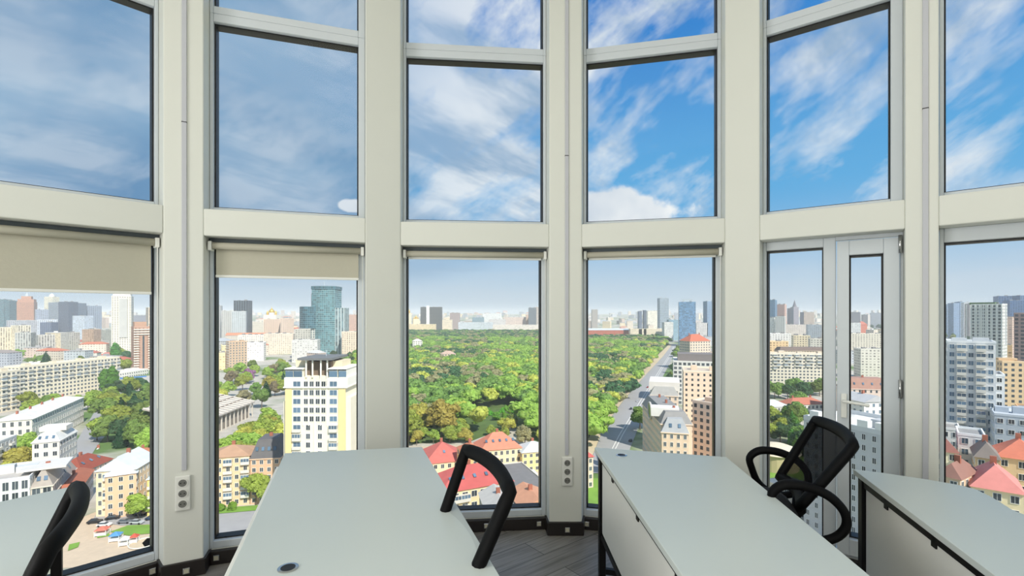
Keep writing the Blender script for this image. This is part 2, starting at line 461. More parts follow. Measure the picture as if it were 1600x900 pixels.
# cable trunking down three of the columns, triple sockets at their feet
def column_frame(i, px):
    F1, F2 = bays[i][1], bays[i + 1][0]; d = (F2 - F1).normalized()
    r = Vector((ray(px), 1.0)); s = (F1.y * r.x - F1.x * r.y) / (d.x * r.y - d.y * r.x)
    p = F1 + d * s; return p, math.atan2(d.y, d.x)
for k, (ci, px, z0, zj) in enumerate(((0, 288, 0.62, 2.62), (2, 885.5, 0.55, 2.6), (4, 1446, 0.3, 2.6))):
    p, rz = column_frame(ci, px)
    root = empty('trim_%d' % (k + 1), (p.x, p.y, 0), rz, 'pale grey cable trunking running up a white column', None, kind='structure')
    m = MB().box(-0.012, 0.012, -0.011, -0.0005, z0, zj).box(-0.012, 0.012, -0.011, -0.0005, zj + 0.004, CEIL)
    m.build('trunking', M_TRUNK, root, bevel=0.002)
    MB().box(-0.013, 0.013, -0.010, -0.0005, zj - 0.001, zj + 0.005).build('joint', M_GASKET, root)
for ci, px, zc, lab in ((0, 286, 0.49, 'white triple wall socket low on the column left of the broad left window'),
                        (2, 886, 0.44, 'white triple wall socket low on the middle column')):
    p, rz = column_frame(ci, px)
    root = empty('triple_socket', (p.x, p.y, zc), rz, lab, 'wall socket')
    MB().box(-0.037, 0.037, -0.016, -0.001, -0.1, 0.1).build('face_plate', M_WHITE, root, bevel=0.006)
    for q in (-1, 0, 1):
        s = MB(); s.tube([(0, -0.017, q * 0.06), (0, -0.0205, q * 0.06)], 0.026, 20)
        so = s.build('socket', M_WHITE, root)
        w = MB(); w.tube([(0, -0.0206, q * 0.06), (0, -0.0215, q * 0.06)], 0.0205, 20); w.build('socket_well', M_SOCKET, so)
        hl = MB(); hl.tube([(-0.009, -0.0217, q * 0.06), (-0.009, -0.0222, q * 0.06)], 0.0035, 8); hl.tube([(0.009, -0.0217, q * 0.06), (0.009, -0.0222, q * 0.06)], 0.0035, 8)
        hl.build('pin_holes', M_GASKET, so)

# small square lights let into the skirting
n_sq = 0
def skirting_light(p, rz, lab):
    root = empty('skirting_light', (p.x, p.y, 0.045), rz, lab, 'skirting light', 'small square lights in the dark skirting')
    MB().box(-0.017, 0.017, -0.008, 0.0, -0.017, 0.017).build('bezel', M_CHROME, root, bevel=0.002)
    MB().box(-0.012, 0.012, -0.0095, -0.008, -0.012, 0.012).build('lens', M_LED, root)
for ci, px, lab in ((0, 292, 'small square light in the dark skirting of the column with the left socket'),
                    (2, 886, 'small square light in the skirting of the middle column below its socket')):
    p, rz = column_frame(ci, px); n = Vector((-math.sin(rz), math.cos(rz)))
    skirting_light(p - n * 0.0185, rz, lab)
for bi, px, lab in ((0, 238, 'small square skirting light under the window right of the leftmost desk'),
                    (1, 338, 'small square skirting light under the left end of the second window'),
                    (2, 760, 'small square skirting light under the middle window beside the chair'),
                    (2, 842, 'small square skirting light at the right end under the middle window'),
                    (3, 917, 'small square skirting light under the fourth window next to the desk leg')):
    v = REC - 0.037; s = local_u(bi, px, v); a, b = bays[bi]; d = (b - a).normalized(); p = a + d * s + nrm(bi) * v
    skirting_light(p, math.atan2(d.y, d.x), lab)

# roller blinds
def blind(i, drop, lab):
    root = bay_root('roller_blind', i, None, lab, 'blind', 'roller blinds in the lower windows')
    L_ = (bays[i][1] - bays[i][0]).length
    x0, x1 = 0.03, L_ - 0.03; zt = Z_BEAM0 - 0.048; y = REC - 0.045
    MB().box(0.004, L_ - 0.004, REC - 0.02, REC - 0.001, Z_BEAM0 - 0.034, Z_BEAM0 - 0.001).build('top_rail', M_RAILSHADE, root)  # tall dark rail stands in for the shaded gap above the tube
    MB().tube([(x0, y, zt), (x1, y, zt)], 0.021, 16).build('tube', M_BLIND, root, smooth=True)
    f = MB(); n = 30
    for j in range(n):
        a0 = x0 + 0.012 + (x1 - x0 - 0.024) * j / n; a1 = x0 + 0.012 + (x1 - x0 - 0.024) * (j + 1) / n
        f.box(a0, a1, y + 0.0195, y + 0.0205, zt - drop, zt)
    MB().box(x0 + 0.012, x1 - 0.012, y + 0.0190, y + 0.0200, zt - drop, zt).build('fabric', M_BLIND, root)
    MB().box(x0 + 0.010, x1 - 0.010, y + 0.013, y + 0.026, zt - drop - 0.016, zt - drop).build('bottom_bar', M_WHITE, root, bevel=0.003)
    for xx in (0.008, L_ - 0.028):
        MB().box(xx, xx + 0.02, y - 0.026, REC - 0.001, zt - 0.03, Z_BEAM0 - 0.023).build('bracket', M_WHITE, root, bevel=0.003)
    ch = MB(); xe = L_ - 0.018
    ch.tube([(xe, y - 0.028, zt - 0.03), (xe, y - 0.028, zt - 0.95)], 0.0016, 5); ch.tube([(xe, y - 0.018, zt - 0.03), (xe, y - 0.018, zt - 0.95)], 0.0016, 5)
    ch.build('bead_chain', M_WHITE, root)
blind(0, Z_BEAM0 - 0.048 - 1.645, 'beige roller blind pulled furthest down, in the window behind the leftmost desk')
blind(1, Z_BEAM0 - 0.048 - 1.755, 'beige roller blind partly lowered over the view of the yellow tower block')
blind(2, 0.018, 'rolled-up beige roller blind above the view of the wooded park')
blind(3, 0.018, 'rolled-up beige roller blind above the view of the street beside the park')

# ------------------------------------------------------------------ DESKS
def extend(P, Q, Y):                   # point on line P-Q (plan) at distance Y ahead
    t = (Y - P.y) / (Q.y - P.y); return P + (Q - P) * t
DT = 0.75
def desk(FL, FR, NL, NR, lab, far_curve=None, panel_side=None, grommets=(), panel_out=0.0, panel_z=(0.29, 0.70)):
    c = sum(((FL + FR + NL + NR) * 0.25).to_tuple()[:0], 0) if False else (FL + FR + NL + NR) * 0.25
    root = empty('desk', (c.x, c.y, 0), 0, lab, 'desk', 'white office desks')
    o = lambda p: Vector((p.x - c.x, p.y - c.y))
    fl, fr, nl, nr = o(FL), o(FR), o(NL), o(NR)
    poly = [fl] + ([o(p) for p in far_curve] if far_curve else []) + [fr, nr, nl]
    top = MB().prism([tuple(p) for p in poly], DT - 0.025, DT).build('tabletop', M_DESK, root, bevel=0.002)
    # inset corners for the frame
    def ins(p, q1, q2, d=0.035): return p + (q1 - p).normalized() * d + (q2 - p).normalized() * d
    cs = [ins(fl, fr, nl), ins(fr, fl, nr), ins(nr, fr, nl), ins(nl, nr, fl)]
    dirl = (nl - fl).normalized(); an = math.atan2(dirl.y, dirl.x)
    for p in cs:
        M = Matrix.Translation((p.x, p.y, 0)) @ Matrix.Rotation(an, 4, 'Z')
        lg = MB().box(-0.022, 0.022, -0.018, 0.018, 0.012, DT - 0.027, M=M).build('leg', M_BLACK, root, bevel=0.002)
        MB().box(-0.016, 0.016, -0.014, 0.014, 0.0, 0.012, M=M).build('foot', M_PLASTIC, lg)
    rl = MB()
    for a_, b_ in ((0, 1), (1, 2), (2, 3), (3, 0)):
        p, q = cs[a_], cs[b_]; d = q - p; M = Matrix.Translation((p.x, p.y, 0)) @ Matrix.Rotation(math.atan2(d.y, d.x), 4, 'Z')
        rl.box(0.02, d.length - 0.02, -0.012, 0.012, DT - 0.062, DT - 0.034, M=M)
    rl.build('top_rail', M_BLACK, root)
    lo = MB()
    for a_, b_ in ((2, 3), (0, 1)):
        p, q = cs[a_], cs[b_]; d = q - p; M = Matrix.Translation((p.x, p.y, 0)) @ Matrix.Rotation(math.atan2(d.y, d.x), 4, 'Z')
        lo.box(0.02, d.length - 0.02, -0.012, 0.012, 0.05, 0.08, M=M)
    p, q = cs[3], cs[0]; d = q - p; M = Matrix.Translation((p.x, p.y, 0)) @ Matrix.Rotation(math.atan2(d.y, d.x), 4, 'Z')
    lo.box(0.02, d.length - 0.02, -0.012, 0.012, 0.255, 0.283, M=M)
    lo.build('lower_rail', M_BLACK, root)
    if panel_side:
        p, q = (cs[3], cs[0]); d = q - p; M = Matrix.Translation((p.x, p.y, 0)) @ Matrix.Rotation(math.atan2(d.y, d.x), 4, 'Z')
        off = 0.016 + panel_out if panel_out else -0.010
        MB().box(0.035, d.length - 0.035, off, off + 0.016, panel_z[0], panel_z[1], M=M).build('side_panel', M_PANEL, root, bevel=0.002)
        for t in ((0.2, 0.5, 0.8) if panel_out == 0 else ()):
            cl = MB()
            cl.box(d.length * t - 0.015, d.length * t + 0.015, 0.006, 0.02, DT - 0.034, DT - 0.026, M=M)
            cl.box(d.length * t - 0.015, d.length * t + 0.015, 0.0065, 0.012, panel_z[1] - 0.03, DT - 0.026, M=M)
            cl.build('panel_clip', M_BLACK, root)
    for g in grommets:
        p = o(g)
        gr = MB().lathe([(0.030, 0.0), (0.030, 0.0025), (0.023, 0.003)], (p.x, p.y, DT), 24).build('cable_grommet', M_CHROME, root, smooth=False)
        MB().lathe([(0.021, 0.0031), (0.021, 0.0036)], (p.x, p.y, DT), 24).build('grommet_hole', M_GASKET, gr)
    return root
H = lambda x, y: at_height(x, y, DT).to_2d()
# second desk from the left, the widest in view
a1, b1 = H(445, 708), H(356, 900); a2, b2 = H(659, 698), H(781, 900)
desk(a1, a2, extend(a1, b1, 1.2), extend(a2, b2, 1.2), 'broad white desk in front of the yellow tower view, black chair at its right side',
     panel_side=True, grommets=(H(450, 888),), panel_out=0.035)
a1, b1 = H(929, 699), H(1060, 890); a2, b2 = H(1135, 714), H(1360, 900)
desk(a1, a2, extend(a1, b1, 1.2), extend(a2, b2, 1.2), 'white desk with cream side panel standing by the middle column and the glazed door',
     panel_side=True, grommets=(H(971, 711.5),))
a1, b1 = H(1333, 733), H(1556, 900)
crv = [H(1378, 738.5), H(1449, 749), H(1495, 757), H(1524, 764), H(1549, 776)]
fr4 = H(1583, 797)
desk(a1, fr4, extend(a1, b1, 1.15), Vector((fr4.x + 0.02, 1.1)), 'white desk with rounded corner and pale side panel, at the right end of the room',
     far_curve=crv, panel_side=True)
a2, b2 = H(107, 761), H(45, 900); e = (H(0, 784) - a2).normalized(); s_ = (extend(a2, b2, 1.1) - a2)
fl = a2 + e * 0.72
desk(fl, a2, fl + s_, a2 + s_, 'white desk at the left end, a black chair seen edge-on beside it')

# ------------------------------------------------------------------ CHAIRS
NET_OPEN = net_mat('open_net', 0.12); NET_DENSE = net_mat('dense_net', 0.93)
def chair(loc, fwd, lab, lift=0.0, net=None, arm=0.235, ztop=0.99):
    rz = math.atan2(fwd[1], fwd[0])     # local +x is forward
    root = empty('office_chair', (loc[0], loc[1], 0), rz, lab, 'office chair', 'black mesh office chairs')
    # five-star base
    for k in range(5):
        a = 2 * PI * k / 5 + 0.3; c, s = math.cos(a), math.sin(a)
        lg = MB(); lg.tube([(c * 0.03, s * 0.03, 0.115), (c * 0.16, s * 0.16, 0.105), (c * 0.29, s * 0.29, 0.075)], [0.024, 0.02, 0.015], 10, up=(0, 0, 1))
        lo = lg.build('leg', M_PLASTIC, root, smooth=True)
        w = MB(); px, py = c * 0.29, s * 0.29
        for o_ in (-0.014, 0.014):
            w.tube([(px - s * (o_ - 0.008), py + c * (o_ - 0.008), 0.027), (px - s * (o_ + 0.008), py + c * (o_ + 0.008), 0.027)], 0.027, 14)
        w.tube([(px, py, 0.03), (px, py, 0.075)], 0.008, 8)
        w.build('caster', M_PLASTIC, lo)
    g = MB(); g.lathe([(0.034, 0.09), (0.034, 0.15), (0.026, 0.155), (0.026, 0.30 + lift), (0.014, 0.305 + lift), (0.014, 0.40 + lift)], n=16)
    g.build('gas_column', M_PLASTIC, root, smooth=False)
    sz = 0.45 + lift
    MB().box(-0.1, 0.1, -0.07, 0.07, sz - 0.055, sz - 0.02).build('tilt_mechanism', M_BLACK, root, bevel=0.01)
    # seat: rounded, waterfall front edge
    sb = MB(); n = 28; rings = []
    for (sc, z) in ((0.80, -0.022), (0.97, -0.018), (1.0, 0.005), (0.97, 0.028), (0.86, 0.04), (0.45, 0.043)):
        rg = []
        for j in range(n):
            t = 2 * PI * j / n; cx = math.copysign(abs(math.cos(t)) ** 0.55, math.cos(t)) * 0.235 * sc; cy = math.copysign(abs(math.sin(t)) ** 0.55, math.sin(t)) * 0.24 * sc
            dz = z - (0.022 * max(0, (cx - 0.10) / 0.13) ** 2)
            rg.append((cx + 0.01, cy, sz + dz))
        rings.append(rg)
    vs = [p for r_ in rings for p in r_]; fs = []
    for i in range(len(rings) - 1):
        for j in range(n): fs.append((i * n + j, i * n + (j + 1) % n, (i + 1) * n + (j + 1) % n, (i + 1) * n + j))
    fs += [tuple(range(n))[::-1], tuple(range((len(rings) - 1) * n, len(rings) * n))]
    sb.add(vs, fs); sb.build('seat', M_CUSHION, root, smooth=True)
    # back: a bowed frame leaning back, widest at the top
    zb, zt = 0.545 + lift, ztop - 0.022
    def bp(s, t):                       # s -1..1 across, t 0..1 up
        z = zb + (zt - zb) * t
        x = -0.235 - 0.175 * t + 0.03 * (s * s)
        wd = 0.195 + 0.055 * t - 0.02 * max(0, 0.3 - t)
        return Vector((x, s * wd, z))
    path = []
    for j in range(13): path.append(bp(-1 + 2 * j / 12 * 1.0, 1.0) + Vector((0, 0, 0.012 * (1 - (-1 + j / 6) ** 2))))
    for j in range(1, 12): path.append(bp(1 - 0.10 * math.sin(PI * j / 12) * 0, 1 - j / 12))
    for j in range(13): path.append(bp(1 - 2 * j / 12, 0.0))
    for j in range(1, 12): path.append(bp(-1, j / 12))
    rad = []
    for p in path: rad.append(0.028)
    MB().tube(path, rad, 10, closed=True, flat=0.75, up=(1, 0, 0.3)).build('back_frame', M_PLASTIC, root, smooth=True)
    ne = MB(); n1, n2 = 12, 12; vs = []; fs = []
    for i in range(n1 + 1):
        for j in range(n2 + 1): vs.append(bp(-0.96 + 1.92 * j / n2, 0.02 + 0.96 * i / n1))
    for i in range(n1):
        for j in range(n2): a_ = i * (n2 + 1) + j; fs.append((a_, a_ + 1, a_ + n2 + 2, a_ + n2 + 1))
    ne.add(vs, fs); ne.build('back_net', net or NET_OPEN, root, smooth=True)
    sp = MB(); sp.tube([(-0.05, 0, sz - 0.045), (-0.2, 0, sz - 0.04), (-0.245, 0, sz + 0.01), (-0.25, 0, zb + 0.03)], [0.03, 0.03, 0.03, 0.024], 10, up=(0, 1, 0), flat=1.5)
    sp.build('back_support', M_PLASTIC, root, smooth=True)
    # loop armrests, slanting down to the back
    for sgn in (-1, 1):
        y = sgn * 0.265
        ctl = [(-0.02, 0.80), (-0.06, 0.97), (-0.12, 1.0), (-0.18, 0.95), (-0.24, 0.82), (-0.285, 0.58), (-0.29, 0.32), (-0.25, 0.10), (-0.18, 0.0), (-0.12, 0.03), (-0.06, 0.24), (-0.03, 0.55)]
        ctl = [(p[0] - (0.03 if lift == 0 else 0.06), p[1] * arm) for p in ctl]
        pts = []
        m_ = len(ctl)
        for i in range(m_):
            p0, p1, p2, p3 = (Vector(ctl[(i + q) % m_]) for q in (-1, 0, 1, 2))
            for t in (0, 0.25, 0.5, 0.75):
                c_ = 0.5 * ((2 * p1) + (p2 - p0) * t + (2 * p0 - 5 * p1 + 4 * p2 - p3) * t * t + (3 * p1 - p0 - 3 * p2 + p3) * t ** 3)
                pts.append((c_.x, y, sz + c_.y - 0.02))
        rr = [0.022 + 0.005 * max(0, (p[2] - sz - arm * 0.6) / 0.1) for p in pts]
        ar = MB().tube(pts, rr, 10, closed=True, flat=0.8).build('armrest', M_PLASTIC, root, smooth=True)
        MB().tube([(-0.06, sgn * 0.12, sz - 0.025), (-0.12, sgn * 0.2, sz - 0.03), (-0.17, sgn * 0.262, sz - 0.016)], 0.02, 10).build('arm_bracket', M_PLASTIC, ar, smooth=True)
    return root

def place_chair(top_a, top_b, ztop, lab, **k):
    pa, pb = at_height(*top_a, ztop).to_2d(), at_height(*top_b, ztop).to_2d()
    d = (pb - pa).normalized(); f = Vector((d.y, -d.x))
    if f.x > 0: f = -f
    mid = (pa + pb) * 0.5; c = mid + f * 0.40
    return chair((c.x, c.y), f, lab, ztop=ztop, **k)
place_chair((739, 697), (800, 752), 0.99, 'black mesh-backed office chair at the broad desk, its back against the red roofs', lift=0.0)
place_chair((1283, 652), (1339, 688), 1.0, 'black office chair with loop armrests in front of the glazed door', lift=0.15, net=NET_DENSE, arm=0.225)
place_chair((131, 752), (94, 838), 0.99, 'black office chair seen edge-on at the left end desk')

# ------------------------------------------------------------------ THE CITY BELOW
GZ = EYE - 75.0
def gz(Y):                              # streets lie 75 m below the eye and climb gently far away
    t = min(1.0, max(0.0, (Y - 1300.0) / 3200.0)); return GZ + 62.0 * t * t * (3 - 2 * t)
def depth_at(y): return 75.0 * F / (y - HZ)
def gp(x, y):                           # ground point seen at x,y
    Y = depth_at(y); return Vector((ray(x) * Y, Y))
VIEWS = ((-40, 255), (325, 568), (627, 855), (908, 1130), (1187, 1410), (1467, 1640))
def in_view(x, m=0): return any(a - m <= x <= b + m for a, b in VIEWS)

def ground_material():
    m = bpy.data.materials.new('city_ground'); m.use_nodes = True; nt = m.node_tree; b = nt.nodes['Principled BSDF']
    N = nt.nodes.new; L = nt.links.new
    tc = N('ShaderNodeTexCoord')
    n1 = N('ShaderNodeTexNoise'); n1.inputs['Scale'].default_value = 0.012; n1.inputs['Detail'].default_value = 5; L(tc.outputs['Object'], n1.inputs['Vector'])
    n2 = N('ShaderNodeTexNoise'); n2.inputs['Scale'].default_value = 0.15; n2.inputs['Detail'].default_value = 8; L(tc.outputs['Object'], n2.inputs['Vector'])
    r = N('ShaderNodeValToRGB'); r.color_ramp.elements[0].position = 0.40; r.color_ramp.elements[0].color = (*lin((96, 126, 62)), 1)
    r.color_ramp.elements[1].position = 0.5; r.color_ramp.elements[1].color = (*lin((192, 186, 174)), 1)
    L(n1.outputs['Fac'], r.inputs[0])
    hs = N('ShaderNodeHueSaturation'); mr = N('ShaderNodeMapRange'); mr.inputs['To Min'].default_value = 0.6; mr.inputs['To Max'].default_value = 1.35
    L(n2.outputs['Fac'], mr.inputs['Value']); L(mr.outputs[0], hs.inputs['Value']); L(r.outputs[0], hs.inputs['Color']); L(hs.outputs[0], b.inputs['Base Color'])
    b.inputs['Roughness'].default_value = 0.95; return m
def build_ground():
    ys = [-600, 0, 100, 200, 400, 700, 1000, 1300] + list(range(1500, 4600, 200)) + [6000, 9000, 16000]
    xs = [-16000, -8000, -4000, -2000, -1000, -500, 0, 500, 1000, 2000, 4000, 8000, 16000]
    vs = [(x, y, gz(y)) for y in ys for x in xs]; k = len(xs)
    fs = [(i * k + j, i * k + j + 1, (i + 1) * k + j + 1, (i + 1) * k + j) for i in range(len(ys) - 1) for j in range(k - 1)]
    tag(MB().add(vs, fs).build('ground', ground_material()), kind='structure')
build_ground()

def patch(name, px, material, lift=0.15, kind='structure', label=None, cat=None, pts=None):
    pts = [tuple(gp(*p)) for p in px] if pts is None else pts
    m = MB(); m.add([(p[0], p[1], GZ + lift) for p in pts], [tuple(range(len(pts)))])
    o = m.build(name, material); me = o.data
    if me.polygons[0].normal.z < 0: me.flip_normals()
    return tag(o, label, cat, kind=kind)
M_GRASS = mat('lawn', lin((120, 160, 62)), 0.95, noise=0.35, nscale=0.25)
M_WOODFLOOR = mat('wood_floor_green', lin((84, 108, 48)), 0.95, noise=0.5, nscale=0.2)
M_ASPH = mat('asphalt', lin((164, 163, 163)), 0.9, noise=0.12, nscale=0.3)
M_SIDEW = mat('sandy_pavement', lin((206, 188, 158)), 0.9, noise=0.1, nscale=0.4)
M_PAVE = mat('tan_yard_paving', lin((206, 186, 160)), 0.9, noise=0.15, nscale=0.5)
M_LINE = mat('road_paint', lin((232, 230, 224)), 0.8)

# --- facade materials for far buildings (the pattern belongs to the wall)
_fm = {}
def facade_mat(wall, win, bw=3.2, fh=3.1, ww=0.5, wh=0.5, style='grid', gloss=0.5):
    key = (wall, win, bw, fh, ww, wh, style)
    if key in _fm: return _fm[key]
    m = bpy.data.materials.new('facade'); m.use_nodes = True; nt = m.node_tree; b = nt.nodes['Principled BSDF']
    N = nt.nodes.new; L = nt.links.new
    uv = N('ShaderNodeUVMap'); uv.uv_map = 'UVMap'; sp = N('ShaderNodeSeparateXYZ'); L(uv.outputs[0], sp.inputs[0])
    def mth(op, a, c=None, d=None):
        n = N('ShaderNodeMath'); n.operation = op
        for i, v in enumerate((a, c, d)):
            if v is None: continue
            if isinstance(v, (int, float)): n.inputs[i].default_value = v
            else: L(v, n.inputs[i])
        return n.outputs[0]
    u = mth('DIVIDE', sp.outputs[0], bw); v = mth('DIVIDE', sp.outputs[1], fh)
    fu = mth('ABSOLUTE', mth('SUBTRACT', mth('FRACT', u), 0.5)); fv = mth('ABSOLUTE', mth('SUBTRACT', mth('FRACT', v), 0.5))
    mu = mth('LESS_THAN', fu, ww / 2); mv = mth('LESS_THAN', fv, wh / 2)
    mask = mth('MULTIPLY', mu, mv) if style == 'grid' else (mv if style == 'bands' else mu)
    wn = N('ShaderNodeTexWhiteNoise'); wn.noise_dimensions = '2D'; cb = N('ShaderNodeCombineXYZ')
    L(mth('FLOOR', u), cb.inputs[0]); L(mth('FLOOR', v), cb.inputs[1]); L(cb.outputs[0], wn.inputs['Vector'])
    hs = N('ShaderNodeHueSaturation'); hs.inputs['Color'].default_value = (*lin(win), 1)
    mr = N('ShaderNodeMapRange'); mr.inputs['To Min'].default_value = 0.55; mr.inputs['To Max'].default_value = 1.7
    L(wn.outputs['Value'], mr.inputs['Value']); L(mr.outputs[0], hs.inputs['Value'])
    no = N('ShaderNodeTexNoise'); no.inputs['Scale'].default_value = 0.15; no.inputs['Detail'].default_value = 6
    tc = N('ShaderNodeTexCoord'); L(tc.outputs['Object'], no.inputs['Vector'])
    hw = N('ShaderNodeHueSaturation'); hw.inputs['Color'].default_value = (*lin(wall), 1)
    m3 = N('ShaderNodeMapRange'); m3.inputs['To Min'].default_value = 0.85; m3.inputs['To Max'].default_value = 1.12
    L(no.outputs['Fac'], m3.inputs['Value']); L(m3.outputs[0], hw.inputs['Value'])
    mx = N('ShaderNodeMix'); mx.data_type = 'RGBA'; L(mask, mx.inputs['Factor'])
    A = [i for i in mx.inputs if i.type == 'RGBA']; L(hw.outputs[0], A[0]); L(hs.outputs[0], A[1])
    L([o for o in mx.outputs if o.type == 'RGBA'][0], b.inputs['Base Color'])
    rr = N('ShaderNodeMapRange'); rr.inputs['To Min'].default_value = 0.85; rr.inputs['To Max'].default_value = 0.25; L(mask, rr.inputs['Value'])
    L(rr.outputs[0], b.inputs['Roughness'])
    _fm[key] = m; return m

def plaster(c): return mat('plaster_%d_%d_%d' % c, lin(c), 0.85, noise=0.10, nscale=0.35)
def roofing(c): return mat('roofing_%d_%d_%d' % c, lin(c), 0.8, noise=0.18, nscale=0.5)
M_WIN = mat('window_dark', lin((70, 78, 84)), 0.2, var=0.5)
M_WIN_B = mat('window_blue', lin((96, 120, 140)), 0.15, var=0.4)
M_WINF = mat('window_white_frame', lin((232, 232, 226)), 0.6)
M_BALC = mat('balcony_white', lin((222, 218, 206)), 0.8, noise=0.1, nscale=0.5)
M_METALROOF = roofing((186, 196, 202))
M_BRICK = roofing((168, 104, 82))

_wm = {}
def window_mesh(w, h, dark=None, frame=True):
    k = (round(w, 2), round(h, 2), dark.name if dark else '', frame)
    if k in _wm: return _wm[k]
    m = MB(); y0, y1 = -0.12, 0.02
    if frame:
        t = 0.10
        m.box(-w / 2 - t, -w / 2, y0, y1, -h / 2 - t, h / 2 + t, 0); m.box(w / 2, w / 2 + t, y0, y1, -h / 2 - t, h / 2 + t, 0)
        m.box(-w / 2, w / 2, y0, y1, -h / 2 - t, -h / 2, 0); m.box(-w / 2, w / 2, y0, y1, h / 2, h / 2 + t, 0)
        m.box(-0.035, 0.035, y0 + 0.02, y1, -h / 2, h / 2, 0)
    m.box(-w / 2, w / 2, -0.05, 0.02, -h / 2, h / 2, 1)
    _wm[k] = m.mesh('window', [M_WINF, dark or M_WIN]); return _wm[k]
_bm = {}
def balcony_mesh(w, d, style):
    k = (round(w, 1), round(d, 1), style)
    if k in _bm: return _bm[k]
    m = MB(); m.box(-w / 2, w / 2, -d, 0.02, -0.12, 0.0, 0)
    if style == 'open':
        m.box(-w / 2, w / 2, -d, -d + 0.08, 0, 1.0, 0); m.box(-w / 2, -w / 2 + 0.08, -d + 0.08, 0.02, 0, 1.0, 0); m.box(w / 2 - 0.08, w / 2, -d + 0.08, 0.02, 0, 1.0, 0)
    else:
        m.box(-w / 2, w / 2, -d, 0.02, 0, 1.0, 0); m.box(-w / 2 + 0.08, w / 2 - 0.08, -d + 0.05, 0.02, 1.0, 2.2, 1); m.box(-w / 2, w / 2, -d, 0.02, 2.2, 2.35, 0)
        q = max(2, int(w / 0.9))
        for i in range(q + 1):
            x = -w / 2 + 0.05 + (w - 0.1) * i / q; m.box(x - 0.05, x + 0.05, -d + 0.01, -d + 0.1, 1.0, 2.2, 0)
    _bm[k] = m.mesh('balcony', [M_BALC, M_WIN_B]); return _bm[k]

footprints = []
def hip_roof(m, x0, x1, y0, y1, z0, rh, ridge_in=None, over=0.5, gable=False):
    x0 -= over; x1 += over; y0 -= over; y1 += over
    lx, ly = x1 - x0, y1 - y0
    if lx >= ly:
        i = 0 if gable else min(ly / 2, lx / 2 - 0.1) if ridge_in is None else ridge_in
        a, b = (x0 + i, (y0 + y1) / 2), (x1 - i, (y0 + y1) / 2)
    else:
        i = 0 if gable else min(lx / 2, ly / 2 - 0.1) if ridge_in is None else ridge_in
        a, b = ((x0 + x1) / 2, y0 + i), ((x0 + x1) / 2, y1 - i)
    vs = [(x0, y0, z0), (x1, y0, z0), (x1, y1, z0), (x0, y1, z0), (*a, z0 + rh), (*b, z0 + rh)]
    fs = [(0, 1, 5, 4), (2, 3, 4, 5), (1, 2, 5), (3, 0, 4)] if lx >= ly else [(0, 1, 4), (1, 2, 5, 4), (2, 3, 5), (3, 0, 4, 5)]
    m.add(vs, fs + [(3, 2, 1, 0)]); return m

